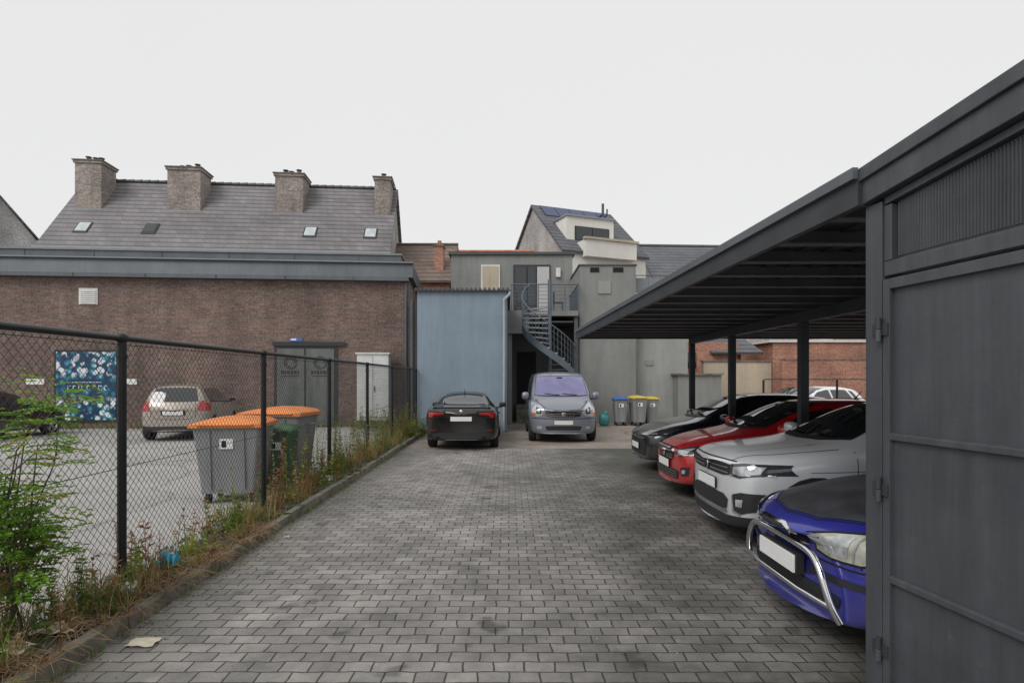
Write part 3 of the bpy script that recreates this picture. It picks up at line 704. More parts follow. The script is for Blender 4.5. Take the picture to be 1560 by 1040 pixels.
for i in range(260):
    a=random.uniform(0,20); x=-3.8-a; y=21.0-.0854*a-.1
    for k in range(8): blade(b,(x+random.gauss(0,.1),y+random.gauss(0,.06),0),random.uniform(.08,.4),random.choice(['g1','g3','g2','dry']),.006,.6)
for i in range(60):
    x=random.uniform(-5,-3.4); y=random.uniform(17.5,20.5)
    weed(b,x,y,0,random.uniform(.3,.9),random.choice(['g1','g3','g2']),26,.1)
for i in range(30): weed(b,random.uniform(-3.05,-2.5),random.uniform(16.0,18.6),0,random.uniform(.3,.7),random.choice(['g1','g3','g2']),26,.09)
b.obj('wall_base_weeds')
# sapling
e=empty('sapling',(-3.2,3.72,.05)); b=MB(); lf=MB()
def branch(p,d,l,r,dep):
    pts=[p]; q=Vector(p); dd=d.copy()
    for k in range(4):
        dd=(dd+Vector((random.uniform(-.2,.2),random.uniform(-.2,.2),random.uniform(-.05,.12)))).normalized(); q=q+dd*l/4; pts.append(q.copy())
    b.tube(pts,[r,r*.85,r*.7,r*.5,r*.35],'bark',5,cap=False)
    if dep<1:
        for k in range(6):
            i=random.randint(1,4); an=random.uniform(0,6.28)
            branch(pts[i],(dd*.8+Vector((math.cos(an)*.8,math.sin(an)*.8,random.uniform(0,.4)))).normalized(),l*random.uniform(.22,.4),r*.5,dep+1)
    for k in range(1,5):
        for rep in range(2):
            an=random.uniform(0,6.28); ax=Vector((math.cos(an),math.sin(an),random.uniform(-.2,.5))).normalized(); base=pts[k]
            ll=random.uniform(.12,.22); mm=random.choice(['sap','sap','g3','sap','g1'])
            side=ax.cross(Vector((0,0,1))).normalized()
            for n_ in range(5):
                f=.3+.7*n_/4; pp=base+ax*ll*f-Vector((0,0,.04*f*f))
                for sg in(-1,1): leaf(lf,pp,ax*.5+side*sg,random.uniform(.04,.068),.015,mm)
            leaf(lf,base+ax*ll,ax,.055,.015,mm)
for k in range(7):
    an=random.uniform(0,6.28); branch(Vector((random.uniform(-.1,.1),random.uniform(-.15,.15),0)),Vector((math.cos(an)*.17,math.sin(an)*.17,1)).normalized(),random.uniform(1.1,1.85),.011,0)
b.obj('stems',e); lf.obj('leaves',e)
def litter(name,x,y,z,s,m,rough=.05,h=.02):
    b=MB(); n=7; vs=[];fs=[]
    for j in range(n):
        for i in range(n):
            vs.append((x+(i/(n-1)-.5)*s+random.gauss(0,s*.03),y+(j/(n-1)-.5)*s*.7+random.gauss(0,s*.03),z+h+random.uniform(0,rough)))
    for j in range(n-1):
        for i in range(n-1): fs.append((j*n+i,j*n+i+1,(j+1)*n+i+1,(j+1)*n+i))
    b.add(vs,fs,m,False); return b.obj(name)
litter('cardboard_scrap',-2.42,3.78,0,.18,'paper',.012,.006); litter('cardboard_scrap',-2.95,3.72,.09,.24,'paper',.03); litter('cardboard_scrap',-3.0,3.45,.09,.2,'paper',.03)
litter('plastic_bag',-2.92,4.9,.12,.14,'bluep',.16); litter('crumpled_paper',-2.9,4.35,.1,.09,'whitemetal',.09); litter('crumpled_paper',-2.9,9.2,.09,.12,'whitemetal',.1); litter('crumpled_paper',-3.05,7.8,.09,.1,'paper',.09)
litter('crumpled_paper',-2.45,6.3,0,.06,'paper',.02,.004)

# ------------------------------------------------------------------ fence
e=empty('chain_link_fence'); b=MB(); X=-3.05; zt=2.07
for y in [-.7,1.9,4.5,7.1,9.7,12.3,14.9,17.5]:
    b.tube([(X,y,0),(X,y,zt-.02)],.033,'fence',14); b.ell((X,y,zt+.0),(.042,.042,.04),'fence',.7)
    b.tube([(X,y,zt-.16),(X,y,zt-.13)],.04,'fence',14)
b.tube([(X,-1.5,zt),(X,18.78,zt)],.026,'fence',12)
b.tube([(X,18.7,0),(X,18.7,zt)],.03,'fence',12)
b.obj('posts_and_rail',e)
b=MB(); z0,z1=.1,zt-.03; H=z1-z0; ya,yb=-1.5,18.7; sp_=.068
for sg in(-1,1):
    k=ya-H*1.2
    while k<yb+H*1.2:
        f=lambda z:k+sg*(z-z0)/1.05
        zs=[z0,z1]
        for Y in(ya,yb):
            zz=z0+(Y-k)*1.05*sg
            if z0<zz<z1: zs.append(zz)
        zs=sorted(zs); 
        for a,c_ in zip(zs[:-1],zs[1:]):
            m_=f((a+c_)/2)
            if ya<=m_<=yb: b.tube([(X+sg*.0022,f(a),a),(X+sg*.0022,f(c_),c_)],.0021,'wire',3,cap=False,sm=False)
        k+=sp_
for z in (z0,1.05,z1-.02): b.tube([(X-.005,ya,z),(X-.005,yb,z)],.003,'wire',4,cap=False)
b.obj('wire_mesh',e)

# ------------------------------------------------------------------ brick hall
rot=R(4.9); O=(-3.7,21.2,0)
e=empty('brick_hall',O,rot)
b=MB(); b.box(-26,0,0,9,0,5.33,'brick'); b.obj('brick_walls',e)
b=MB()
b.box(-26.2,.0,-.28,8,5.335,5.46,'fascia'); 
b.prism([(-26.2,-.28,5.463),(-26.2,-.2,5.98),(-26.2,8,5.98),(-26.2,8,5.463)],(26.35,0,0),'fascia')
b.box(-26.2,.17,-.31,-.0,5.983,6.03,'fascia2')
b.box(-26,-.4,.9,8,6.035,6.50,'fascia'); b.box(-26.05,-.35,.85,8,6.503,6.57,'fascia2')
x=-26
while x<0: b.box(x,x+.02,-.3,-.283,5.34,5.46,'dkgrey'); b.box(x,x+.015,.885,.898,6.04,6.5,'dkgrey'); x+=2.4
b.obj('cornice',e)
b=MB()
b.box(-4.85,-2.6,-.03,.05,0,2.95,'frame'); b.box(-4.75,-3.78,-.05,-.035,.05,2.85,'door'); b.box(-3.72,-2.72,-.05,-.035,.05,2.85,'door')
b.box(-4.9,-2.3,-.08,-.032,2.953,3.1,'frame')
for cx in(-4.27,-3.22):
    for rr_ in (.22,.15): 
        b.tube([(cx+rr_*math.cos(a),-.06,2.35+rr_*math.sin(a)) for a in np.linspace(0,6.1 if rr_>.2 else 4.8,20)],.014,'frame',5)
    xx=cx-.32
    for wd in(.08,.05,.09,.07,.1,.06): b.box(xx,xx+wd,-.058,-.052,1.93,2.05,'frame'); xx+=wd+.035
    b.box(cx-.3,cx+.3,-.058,-.052,1.84,1.87,'frame')
b.obj('double_door',e)
b=MB(); b.box(-4.3,-3.85,-.1,-.085,3.12,3.24,'signb'); b.box(-4.24,-4.05,-.104,-.101,3.15,3.21,'plate'); b.obj('small_sign',e)
b=MB(); b.box(-11.55,-10.92,-.03,.02,4.38,4.96,'whitemetal')
for k in range(7): b.prism([(-11.5,-.03,4.42+k*.07),(-11.5,-.07,4.42+k*.07),(-11.5,-.03,4.475+k*.07)],(.53,0,0),'whitemetal')
b.obj('wall_vent',e)
b=MB(); b.box(-12.36,-10.2,-.04,.03,.22,2.78,'frame'); b.box(-12.28,-10.28,-.06,-.045,.3,2.7,'mural')
b.box(-11.75,-10.75,-.064,-.0615,1.62,1.64,'plate')
x=-11.9
for wdt in (.1,.1,.02,.1,.12,.1,.12,.1):
    b.box(x,x+wdt,-.066,-.062,1.35,1.375,'plate'); b.box(x,x+.025,-.066,-.0625,1.378,1.49,'plate'); b.box(x,x+wdt,-.066,-.062,1.493,1.515,'plate'); x+=wdt+.08
b.obj('mural_panel',e)
b=MB(); b.box(-10.05,-9.6,-.03,-.005,1.55,1.75,'plate'); b.box(-13.3,-12.7,-.03,-.005,1.55,1.75,'plate'); b.obj('notice_plates',e)
b=MB(); b.tube([(-.12,-.06,0),(-.12,-.06,5.3)],.05,'fascia',10); b.obj('rainwater_pipe',e)
b=MB(); b.box(-1.75,-.65,-.9,-.25,.28,2.62,'whitemetal'); b.box(-1.8,-.6,-.95,-.2,2.623,2.68,'whitemetal'); b.box(-1.7,-.7,-.85,-.3,0,.277,'dkgrey')
b.box(-1.72,-.68,-.915,-.903,.4,.41,'dkgrey'); b.box(-1.2,-1.19,-.912,-.903,.42,2.55,'dkgrey'); b.box(-1.15,-1.12,-.93,-.903,1.3,1.5,'dkgrey'); b.obj('outdoor_cabinet',None,O,rot,bevel=.02)

e=empty('tiled_roof_house',O,rot)
ye,yr,ze,zr=5.8,9.3,7.7,11.8
b=MB(); b.box(-16.9,-1.55,ye+.25,2*yr-ye-.25,0,ze+.15,'palebrick')
for x in(-16.9,-1.58): b.prism([(x,ye+.3,ze+.152),(x,yr,zr-.25),(x,2*yr-ye-.3,ze+.152)],(.03,0,0),'palebrick')
b.obj('walls',e)
b=MB()
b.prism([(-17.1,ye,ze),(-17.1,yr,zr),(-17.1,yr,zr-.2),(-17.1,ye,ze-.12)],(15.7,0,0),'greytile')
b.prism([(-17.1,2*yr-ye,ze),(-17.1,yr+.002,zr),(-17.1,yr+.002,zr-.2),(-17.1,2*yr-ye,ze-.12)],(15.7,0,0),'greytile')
b.obj('roof',e)
b=MB(); x=-17.1
while x<-1.5: b.tube([(x,yr,zr+.02),(x+.38,yr,zr+.03)],[.1,.12],'darktile',8); x+=.4
b.obj('ridge_tiles',e)
b=MB(); b.box(-17.15,-1.35,ye-.12,ye-.003,ze-.14,ze+.0,'zinc'); b.obj('gutter',e)
b=MB()
for (x0,x1,zt_) in((-16.6,-15.4,12.15),(-12.35,-10.8,11.95),(-7.25,-5.9,11.8),(-2.4,-1.62,11.75)):
    b.box(x0,x1,7.75,8.95,8.6,zt_,'chim'); b.box(x0-.06,x1+.06,7.69,9.01,zt_+.002,zt_+.12,'chim'); b.box(x0-.1,x1+.1,7.65,9.05,zt_+.122,zt_+.17,'kerb')
    b.box(x0-.05,x1+.05,7.70,7.747,9.0,9.95,'zinc')
    nn=3 if x1-x0>1 else 1
    for k in range(nn):
        cx=x0+(x1-x0)*(k+1)/(nn+1)+random.uniform(-.06,.06); hh=random.uniform(.14,.3); b.tube([(cx,8.35,zt_+.17),(cx,8.35,zt_+.17+hh)],[.13,.1],'browntile',10); b.tube([(cx,8.35,zt_+.22+hh),(cx,8.35,zt_+.25+hh)],.14,'browntile',10)
b.obj('chimneys',e)
b=MB()
sl=(zr-ze)/(yr-ye)
for x in(-15.9,-12.9,-5.6,-2.75):
    for (dx0,dx1,y0,y1,o,mt) in((0,.62,6.45,6.95,.06,'frame'),(.06,.56,6.5,6.9,.09,'skyl' if x!=-12.9 else 'glass')):
        q=[(x+dx0,y0,ze+sl*(y0-ye)+o),(x+dx1,y0,ze+sl*(y0-ye)+o),(x+dx1,y1,ze+sl*(y1-ye)+o),(x+dx0,y1,ze+sl*(y1-ye)+o)]
        b.prism(q,(0,.0,-.08),mt)
b.obj('skylights',e)

def gable(name,loc,rz,w,d,ze,zr,wall,roof,ov=.15):
    e=empty(name,loc,rz); b=MB(); h=d/2
    b.box(0,w,-h+.1,h-.1,0,ze,wall)
    for x in(.001,w-.031): b.prism([(x,-h+.12,ze+.002),(x,0,zr-.12),(x,h-.12,ze+.002)],(.03,0,0),wall)
    b.obj('walls',e); b=MB()
    for sg in(-1,1):
        b.prism([(-ov,sg*(h+.1),ze-.05),(-ov,.001*sg,zr),(-ov,.001*sg,zr-.14),(-ov,sg*(h+.1),ze-.15)],(w+2*ov,0,0),roof)
    b.obj('roof',e); b=MB(); b.tube([(-ov,0,zr+.02),(w+ov,0,zr+.02)],.1,roof,8); b.obj('ridge',e); return e
gable('clad_house',(-27.0,30,0),R(128),9,4.6,8.6,11.7,'palebrick','darktile')
gable('low_tiled_house',(-7.5,31,0),0,4.6,6,6.6,9.0,'orbrick','browntile')
gable('orange_tiled_house',(-3.6,34,0),0,5,6,6.8,9.3,'orbrick','ortile')
b=MB(); b.box(-3.75,-3.3,28.7,29.3,6,8.4,'orbrick'); b.box(-3.8,-3.25,28.65,29.35,8.403,8.48,'kerb'); b.tube([(-3.52,29,8.48),(-3.52,29,8.75)],.1,'ortile',8); b.obj('brick_chimney')
gable('slate_roof_house',(8.6,38,0),R(3),9,8,7.6,10.6,'palebrick','darktile')
gable('far_brick_house',(10.4,37,0),0,9,7,3.3,5.2,'orbrick','browntile')
gable('white_far_house',(18,33,0),0,9,6,3.2,5,'white','browntile')

e=empty('white_house',(1.45,34,0),R(22)); b=MB()
s_=.8625
b.box(0,5.2,-3.9,2.4,0,8.6,'white'); b.prism([(-.001,-3.9,8.602),(-.001,0,11.95),(-.001,2.4,9.9),(-.001,2.4,8.602)],(.04,0,0),'palebrick'); b.prism([(5.16,-3.9,8.602),(5.16,0,11.95),(5.16,2.4,9.9),(5.16,2.4,8.602)],(.04,0,0),'white')
b.box(-.03,-.003,-3.9,2.4,0,8.598,'palebrick')
b.obj('walls',e); b=MB()
b.prism([(-.15,-4.05,12.1-s_*4.05),(-.15,0,12.1),(-.15,0,11.95),(-.15,-4.05,11.95-s_*4.05)],(5.5,0,0),'darktile')
b.prism([(-.15,2.55,12.1-s_*2.55),(-.15,.002,12.1),(-.15,.002,11.95),(-.15,2.55,11.95-s_*2.55)],(5.5,0,0),'darktile')
b.obj('roof',e); b=MB()
for k in range(5):
    x0=.35+k*.94; q=[(x0,-1.05,12.1-s_*1.05+.08),(x0+.9,-1.05,12.1-s_*1.05+.08),(x0+.9,-.12,12.1-s_*.12+.08),(x0,-.12,12.1-s_*.12+.08)]; b.prism(q,(0,0,-.05),'solar')
b.obj('solar_panels',e); b=MB()
b.box(.6,3.6,-3.1,-1.1,8.7,10.7,'white'); b.box(.52,3.68,-3.2,-1.1,10.702,10.79,'zinc')
b.box(1.1,4.3,-4.35,-3.105,8.3,9.2,'white'); b.box(1.0,4.4,-4.45,-4.2,9.203,9.32,'cream')
b.box(1.1,3.3,-3.13,-3.103,9.4,10.2,'frame'); b.box(1.16,2.16,-3.15,-3.133,9.45,10.15,'glass'); b.box(2.22,3.24,-3.15,-3.133,9.45,10.15,'glass')
b.obj('dormer',e); b=MB(); b.tube([(4.6,-.3,11.6),(4.6,-.3,12.6)],.08,'dkgrey',8); b.tube([(4.9,-.3,11.6),(4.9,-.3,12.3)],.05,'dkgrey',8); b.obj('flue',e)

e=empty('blue_annex'); b=MB(); b.box(-3.02,-.06,18.8,25,0,4.62,'blue'); b.obj('walls',e)
b=MB(); b.box(-3.1,.05,18.68,25,4.623,4.66,'dkgrey')
for k in range(21):
    x=-3.08+k*.15; b.tube([(x+.04,18.66,4.69),(x+.04,25,4.75)],.045,'dkgrey',8)
b.obj('corrugated_roof',e)
b=MB(); b.tube([(.02,18.74,4.6),(.02,18.70,4.52),(-.16,18.72,4.35),(-.16,18.72,4.2),(-.16,18.72,.05)],.045,'pipe',10)
for z in(1.2,2.6,3.9): b.box(-.22,-.10,18.7,18.8,z,z+.03,'pipe')
b.obj('downpipe',e)
b=MB(); b.box(-3.3,-3.06,18.95,19.1,0,4.3,'dkgrey'); b.tube([(-3.2,18.9,0),(-3.2,18.9,4.4)],.05,'dkgrey',8); b.obj('gap_shade_and_pipe',e)  # dark box stands in for shade in the gap, with a pipe before it

e=empty('terrace_building'); b=MB()
b.box(-2.6,2.85,25.6,32,0,7.3,'grey'); b.box(-2.7,2.95,25.5,32.1,7.303,7.42,'dkgrey')
b.box(-.05,2.8,24.3,25.595,0,4.19,'dkgrey')
b.box(.15,2.5,22.25,24.295,3.95,4.0,'dkgrey')
b.obj('walls',e)
b=MB(); b.box(.0,2.7,22.2,25.59,4.2,4.4,'grey'); b.box(-.05,.75,21.95,22.15,3.5,4.38,'grey'); b.box(-.05,.12,22.16,24.2,0,3.94,'grey'); b.box(2.55,2.7,22.3,22.45,0,4.19,'dkgrey'); b.obj('terrace_slab',e)
b=MB(); b.box(.2,1.85,25.54,25.597,4.4,6.85,'frame'); b.box(.27,.78,25.5,25.537,4.5,6.75,'glass'); b.box(.84,1.2,25.5,25.537,4.5,6.75,'glass'); b.box(1.26,1.8,25.5,25.537,4.5,6.75,'cur')
b.box(-1.25,-.4,25.54,25.597,5.0,6.85,'whitemetal'); b.box(-1.18,-.47,25.52,25.537,5.08,6.78,'cream'); b.box(2.1,2.3,25.48,25.597,6.3,6.7,'whitemetal')
b.obj('windows_and_doors',e)
b=MB()
for x in np.arange(.1,2.75,.52): b.box(x-.02,x+.02,22.18,22.22,4.403,5.4,'steel')
for z in(4.55,4.7,4.85,5.0,5.15,5.3): b.tube([(.1,22.19,z),(2.7,22.19,z)],.01,'steel',6)
b.tube([(.1,22.2,5.42),(2.7,22.2,5.42)],.025,'steel',8)
b.tube([(2.7,22.2,5.42),(2.7,25.5,5.42)],.025,'steel',8)
for y in np.arange(22.3,25.5,.13): b.tube([(2.7,y,4.4),(2.7,y,5.42)],.008,'steel',5)
b.obj('railing',e)
b=MB()
for k in range(4): b.box(.3,1.2,22.6+k*.28,24.29,.0+k*.17,.168+k*.17,'kerb')
b.box(.35,1.15,24.25,24.297,.7,2.9,'black'); b.obj('rear_entrance',e)
b=MB()
for cx in(.5,2.0):
    b.box(cx-.2,cx+.2,23.0,23.4,4.82,4.85,'frame'); b.box(cx-.2,cx-.16,22.98,23.42,4.853,5.25,'frame')
    for dx in(-.18,.16):
        for dy in(0.02,.36): b.box(cx+dx,cx+dx+.02,23+dy,23.02+dy,4.4,4.82,'frame')
b.obj('garden_chair')
e=empty('spiral_staircase',(1.5,21.05,0)); b=MB(); RR=1.0; H=4.4; A0,A1=120,-230; n=23
b.tube([(0,0,0),(0,0,5.4)],.07,'steel',14); b.obj('central_column',e); b=MB()
for k in range(n):
    f=(k+1)/n; a0=R(A0+(A1-A0)*(k/n)); a1=R(A0+(A1-A0)*((k+1.15)/n)); z=H*f
    q=[(.06*math.cos(a0),.06*math.sin(a0),z),(RR*math.cos(a0),RR*math.sin(a0),z),(RR*math.cos(a1),RR*math.sin(a1),z),(.06*math.cos(a1),.06*math.sin(a1),z)]
    b.prism(q,(0,0,-.045),'steelL')
b.obj('treads',e); b=MB()
N=70; 
def hp(f,r,dz): a=R(A0+(A1-A0)*f); return (r*math.cos(a),r*math.sin(a),H*f+dz)
vs=[];fs=[]
for k in range(N+1):
    f=k/N
    for r,dz in((RR+.01,-.18),(RR+.01,.10),(RR+.03,.10),(RR+.03,-.18)): vs.append(hp(f,r,dz))
for k in range(N):
    for j in range(4): fs.append((k*4+j,k*4+(j+1)%4,(k+1)*4+(j+1)%4,(k+1)*4+j))
b.add(vs,fs,'steel',False); b.obj('outer_stringer',e); b=MB()
b.tube([hp(k/N,RR+.02,1.0) for k in range(N+1)],.022,'steel',8)
for z in(.35,.6,.8): b.tube([hp(k/N,RR+.02,z) for k in range(N+1)],.008,'steel',5)
for k in range(0,2*n+1): b.tube([hp(k/n/2,RR+.02,0),hp(k/n/2,RR+.02,1.0)],.011,'steel',6)
b.obj('balustrade',e)

e=empty('grey_block'); b=MB(); b.box(2.78,5.0,22.5,28,0,6.2,'grey'); b.box(2.74,5.04,22.46,28.05,6.203,6.26,'dkgrey')
b.box(3.2,3.55,22.475,22.497,5.95,6.13,'black'); b.box(4.1,4.5,22.475,22.497,5.95,6.13,'black'); b.box(3.5,4.0,22.46,22.498,5.1,5.6,'grey2')
b.obj('tower_walls',e)
b=MB(); b.box(5.003,7.2,23.0,29,0,5.0,'grey2'); b.box(5.003,7.3,22.9,29,5.003,5.1,'dkgrey'); b.box(6.6,8.3,22.3,22.99,0,1.9,'grey'); b.box(6.5,8.35,22.2,22.99,1.903,1.97,'kerb')
for x in np.arange(5.1,7.2,.5): b.tube([(x,22.95,5.1),(x,22.95,5.9)],.015,'steel',6)
b.tube([(5.1,22.95,5.9),(7.1,22.95,5.9)],.02,'steel',6); b.box(5.1,7.1,22.94,22.95,5.2,5.8,'fascia2')
b.box(5.5,5.8,22.96,22.998,2.3,2.5,'grey')
b.obj('low_block',e)
b=MB(); b.box(9.2,12.4,27,27.3,0,2.55,'cream'); b.box(9.15,12.45,26.95,27.35,2.553,2.63,'kerb'); b.obj('rendered_garden_wall')
b=MB(); b.box(12.45,26,26,26.3,0,2.6,'orbrick'); b.box(12.45,26,25.97,26.33,2.603,2.66,'kerb'); b.obj('brick_garden_wall')
e=empty('outbuilding'); b=MB(); b.box(8.6,11.6,29,33,0,3.6,'orbrick'); b.box(9.0,9.5,28.96,28.998,2.3,3.1,'glass'); b.obj('walls',e); b=MB(); b.prism([(10.2,28.7,3.1),(12.8,28.7,3.1),(12.8,31,3.9),(10.2,31,3.9)],(0,0,-.1),'darktile'); b.obj('roof',e)
e=empty('brick_shed'); b=MB(); b.box(13.4,20,29,33,0,3.6,'orbrick'); b.box(13.2,20.2,28.9,33,3.603,3.72,'whitemetal'); b.obj('walls',e)
b=MB()
for x in np.arange(8.3,16,1.2): b.box(x-.025,x+.025,18.6,18.65,0,1.715,'fence')
for z in(1.72,1.1,.3): b.box(8.3,16,18.57,18.597,z,z+.03,'fence')
b.obj('metal_railing')

def wbin(name,loc,rz,w,d,h,body,lid):
    e=empty(name,loc,rz); b=MB()
    zb=.14; hw,hd=w/2,d/2; k=.80
    lv=[(zb,k),(zb+.04,k+.01),(h*.9,1.0)]
    vs=[];fs=[]
    def ring(z,kk,r=.05):
        o=[]
        for cx,cy,a0 in((1,1,0),(-1,1,90),(-1,-1,180),(1,-1,270)):
            for q in range(4):
                a=R(a0+q*30); o.append((cx*(hw*kk-r)+r*math.cos(a),cy*(hd*kk-r)+r*math.sin(a),z))
        return o
    for z,kk in lv: vs+=ring(z,kk)
    n=16
    for i in range(len(lv)-1):
        for q in range(n): fs.append((i*n+q,i*n+(q+1)%n,(i+1)*n+(q+1)%n,(i+1)*n+q))
    fs.append(tuple(range(n))[::-1]); b.add(vs,fs,body)
    vs=ring(h*.9,1.05)+ring(h*.96,1.06); b.add(vs,[(q,(q+1)%n,n+(q+1)%n,n+q) for q in range(n)]+[tuple(range(n))[::-1],tuple(range(n,2*n))],body)
    for sx in(-1,1):
        b.prism([(sx*hw*.5-.015,-hd*.80-.0,.2),(sx*hw*.5-.015,-hd*.83-.02,.2),(sx*hw*.5-.015,-hd*.99-.02,h*.88),(sx*hw*.5-.015,-hd*.97,h*.88)],(.03,0,0),body)
        b.tube([(sx*(hw*1.04),-.1,h*.8),(sx*(hw*1.04+.05),-.1,h*.8),(sx*(hw*1.04+.05),.1,h*.8),(sx*(hw*1.04),.1,h*.8)],.016,body,6)
    b.box(-.09,.09,-hd*.97-.006,-hd*.9,h*.66,h*.78,'plate'); b.box(-.06,.0,-hd*.97-.009,-hd*.97-.007,h*.68,h*.76,'gap')
    b.obj('body',e,bevel=.004)
    b=MB(); nx=14
    rows=[(-hd*1.10,.0),(-hd*1.02,.35),(-hd*.6,.7),(0,.9),(hd*.7,1.),(hd*1.08,.9)]
    vs=[];fs=[]
    for (y,am) in rows:
        for i in range(nx+1):
            f=i/nx; vs.append(((f-.5)*2*hw*1.08,y,h*.955+(h*.075)*am*(math.sin(math.pi*f)**.5 if 0<f<1 else 0)))
    for j in range(len(rows)-1):
        for i in range(nx): fs.append((j*(nx+1)+i,j*(nx+1)+i+1,(j+1)*(nx+1)+i+1,(j+1)*(nx+1)+i))
    b.add(vs,fs,lid,True)
    b.box(-hw*1.08,hw*1.08,-hd*1.11,-hd*1.102,h*.915,h*.957,lid); b.box(-hw*1.09,-hw*1.082,-hd*1.10,hd*1.08,h*.915,h*.957,lid); b.box(hw*1.082,hw*1.09,-hd*1.10,hd*1.08,h*.915,h*.957,lid)
    bk=len(rows)-1; b.add([vs[bk*(nx+1)+i] for i in range(nx+1)]+[(hw*1.08,hd*1.08,h*.93),(-hw*1.08,hd*1.08,h*.93)],[tuple(range(nx+3))],lid)
    b.tube([(-hw*.8,-hd*1.14,h*.95),(hw*.8,-hd*1.14,h*.95)],.018,lid,8)
    b.obj('lid',e); b=MB()
    for sx in(-1,1):
        for sy in(-1,1): b.tube([(sx*hw*.62-.025,sy*hd*.6,.08),(sx*hw*.62+.025,sy*hd*.6,.08)],.08,'tyre',16); b.box(sx*hw*.62-.035,sx*hw*.62+.035,sy*hd*.6-.03,sy*hd*.6+.03,.08,.16,'zinc')
    b.obj('casters',e)
wbin('waste_container',(-4.0,8.35,0),R(8),.90,.78,1.17,'bin','orange')
wbin('waste_container',(-3.9,9.75,0),R(-4),1.0,.78,1.24,'bin','orange')
wbin('wheelie_bin',(-3.6,9.0,0),R(5),.45,.5,1.0,'bing','bing')
wbin('wheelie_bin',(4.2,21.6,0),0,.5,.55,1.05,'bin','signb'); wbin('wheelie_bin',(4.85,21.5,0),R(6),.55,.6,1.1,'bin','yel'); wbin('wheelie_bin',(5.45,21.9,0),0,.5,.55,1.05,'bin','yel')
b=MB(); b.ell((3.55,21.3,.22),(.2,.2,.25),'teal',.8); b.ell((3.6,21.25,.45),(.09,.09,.12),'teal',1); b.obj('rubbish_bag')

# ------------------------------------------------------------------ carport
e=empty('carport'); b=MB()
A=[(2.2,.5),(1.88,3.0),(1.57,13.0),(9.2,13.0),(9.2,.5)]
zt_,zb_=2.82,2.78
b.prism([(x,y,zt_) for x,y in A],(0,0,-(zt_-zb_)),'carport2'); b.obj('roof_sheet',e); b=MB()
def beam(p,q,w,z0,z1,m):
    d=Vector((q[0]-p[0],q[1]-p[1],0)).normalized(); nn=Vector((d.y,-d.x,0))*w/2
    P4=[(p[0]+nn.x,p[1]+nn.y,z0),(q[0]+nn.x,q[1]+nn.y,z0),(q[0]-nn.x,q[1]-nn.y,z0),(p[0]-nn.x,p[1]-nn.y,z0)]
    b.prism(P4,(0,0,z1-z0),m)
beam((1.855,3.0),(1.545,13.0),.045,2.66,2.83,'carport'); beam((1.82,3.0),(1.51,13.03),.03,2.80,2.86,'fascia')
beam((1.53,13.03),(9.2,13.03),.05,2.66,2.845,'carport'); beam((9.23,.5),(9.23,13),.05,2.66,2.845,'carport')
b.obj('fascia',e); b=MB()
for y in np.arange(.9,12.9,.62):
    xl=1.9-.031*(y-3) if y>3 else 2.3
    b.box(xl,9.15,y-.03,y+.03,2.70,2.778,'purlin'); b.box(xl,9.15,y-.05,y+.05,2.688,2.698,'purlin')
for x in np.arange(2.3,9.1,.21): b.box(x,x+.09,.9,12.95,2.765,2.779,'carport2')
b.obj('purlins',e); b=MB()
for x in(4.12,8.9):
    b.box(x-.06,x+.06,.6,12.9,2.54,2.685,'carport')
    for y in(2.9,8.0,10.55,12.85) if x<5 else (1,5.3,8.0,10.55,12.85): b.box(x-.055,x+.055,y-.055,y+.055,0,2.538,'carport'); b.box(x-.11,x+.11,y-.11,y+.11,.0,.02,'carport')
b.obj('posts_and_beams',e); b=MB()
for y in(4.6,6.9,9.2,11.6): b.box(4.22,4.34,y-.6,y+.6,2.58,2.66,'whitemetal')
b.obj('strip_light_fitting',e,bevel=.01)

# ------------------------------------------------------------------ gate
e=empty('steel_gate',(1.885,3.02,0),math.atan2(-.99,.136)); b=MB()
LL=2.6; S=.13
def sb_(x0,x1,y0,y1,za,zb,m,k0=1,k1=1):
    b.add([(x0,y0,za+k0*S*max(x0,0)),(x1,y0,za+k0*S*x1),(x1,y1,za+k0*S*x1),(x0,y1,za+k0*S*max(x0,0)),(x0,y0,zb+k1*S*max(x0,0)),(x1,y0,zb+k1*S*x1),(x1,y1,zb+k1*S*x1),(x0,y1,zb+k1*S*max(x0,0))],
              [(0,3,2,1),(4,5,6,7),(0,1,5,4),(1,2,6,5),(2,3,7,6),(3,0,4,7)],m)
b.box(0,.11,0,.12,0,2.655,'gate'); sb_(-.02,LL,-.03,.10,2.66,2.83,'gate'); sb_(-.02,LL,-.05,-.031,2.78,2.85,'gate')
b.box(.112,LL,.01,.07,2.27,2.345,'gate'); sb_(.112,LL,.012,.068,2.62,2.657,'gate'); b.box(.112,.16,.011,.069,2.347,2.63,'gate')
sb_(.16,LL,.045,.06,2.347,2.62,'gate',0,1); b.obj('frame',e,bevel=.004)
b=MB()
x=.17
while x<LL: b.prism([(x,.044,2.365),(x+.006,.034,2.365),(x+.012,.044,2.365)],(0,0,.245+S*x),'gate'); x+=.016
b.obj('ribbed_panel',e)
b=MB(); b.box(.125,LL,.022,.045,.03,2.25,'gate')
for z in(.73,1.445): b.prism([(.165,.0,z),(.165,.0,z+.03),(.165,.021,z+.035),(.165,.021,z-.005)],(LL-.165,0,0),'gate')
b.box(.12,.163,-.004,.05,.03,2.25,'gate'); b.box(.164,LL,-.003,.021,2.2,2.252,'gate'); b.box(.164,LL,-.003,.021,.03,.08,'gate')
b.obj('door_leaf',e,bevel=.003)
b=MB()
for z in(2.0,1.19,.38): b.tube([(.112,-.02,z-.06),(.112,-.02,z+.0)],.014,'gate',10); b.tube([(.112,-.02,z+.003),(.112,-.02,z+.06)],.014,'carport',10); b.box(.06,.16,-.012,-.001,z-.03,z+.03,'carport')
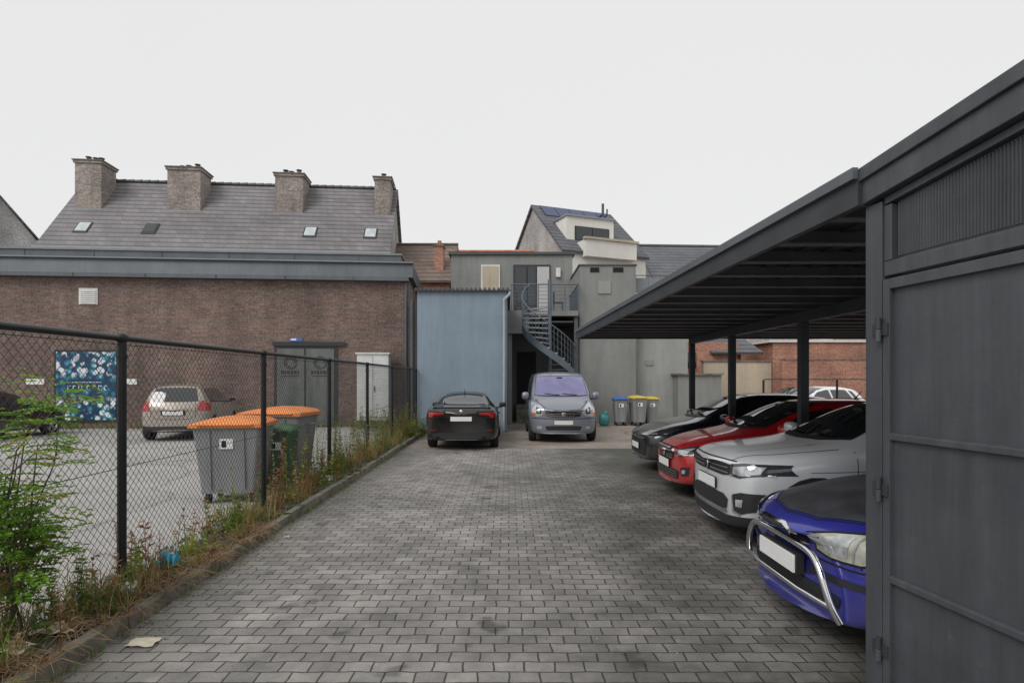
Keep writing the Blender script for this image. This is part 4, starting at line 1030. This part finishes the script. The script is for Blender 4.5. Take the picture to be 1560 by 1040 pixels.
b.obj('hinges',e)

# ------------------------------------------------------------------ world, sun, camera
w=bpy.data.worlds.new('World'); sc.world=w; w.use_nodes=True; nt=w.node_tree
bg=nt.nodes['Background']; sk=nt.nodes.new('ShaderNodeTexSky'); sk.sky_type='NISHITA'; sk.sun_disc=False; sk.sun_elevation=R(46); sk.sun_rotation=R(215)
hs=nt.nodes.new('ShaderNodeHueSaturation'); hs.inputs['Saturation'].default_value=.2; nt.links.new(sk.outputs[0],hs.inputs['Color'])
tc=nt.nodes.new('ShaderNodeTexCoord'); nz=nt.nodes.new('ShaderNodeTexNoise'); nz.inputs['Scale'].default_value=1.2; nz.inputs['Detail'].default_value=4; nt.links.new(tc.outputs['Generated'],nz.inputs['Vector'])
cr=nt.nodes.new('ShaderNodeValToRGB'); cr.color_ramp.elements[0].color=(.83,.83,.83,1); cr.color_ramp.elements[1].color=(.87,.87,.87,1); nt.links.new(nz.outputs[0],cr.inputs[0])
ml=nt.nodes.new('ShaderNodeMix'); ml.data_type='RGBA'; ml.blend_type='MULTIPLY'; ml.inputs[0].default_value=1; ml.inputs[7].default_value=(10,10,10,1); nt.links.new(cr.outputs[0],ml.inputs[6]); ml.clamp_result=False
mx=nt.nodes.new('ShaderNodeMix'); mx.data_type='RGBA'; mx.inputs[0].default_value=.93; nt.links.new(hs.outputs[0],mx.inputs[6]); nt.links.new(ml.outputs[2],mx.inputs[7])
nt.links.new(mx.outputs[2],bg.inputs['Color']); bg.inputs['Strength'].default_value=.1
sl_=bpy.data.lights.new('sun','SUN'); sl_.energy=1.5; sl_.angle=R(30); sl_.color=(1,.97,.93); so=bpy.data.objects.new('sun',sl_); sc.collection.objects.link(so)
so.rotation_euler=(R(46),0,R(-42))
cam=bpy.data.cameras.new('camera'); cam.sensor_width=36; cam.lens=20.08; cam.shift_y=.0365; cam.shift_x=.003; cam.clip_end=1500
co=bpy.data.objects.new('camera',cam); sc.collection.objects.link(co); co.location=(0,0,1.75); co.rotation_euler=(R(90),0,0); sc.camera=co
sc.view_settings.view_transform='Standard'; sc.view_settings.look='None'; sc.view_settings.exposure=0
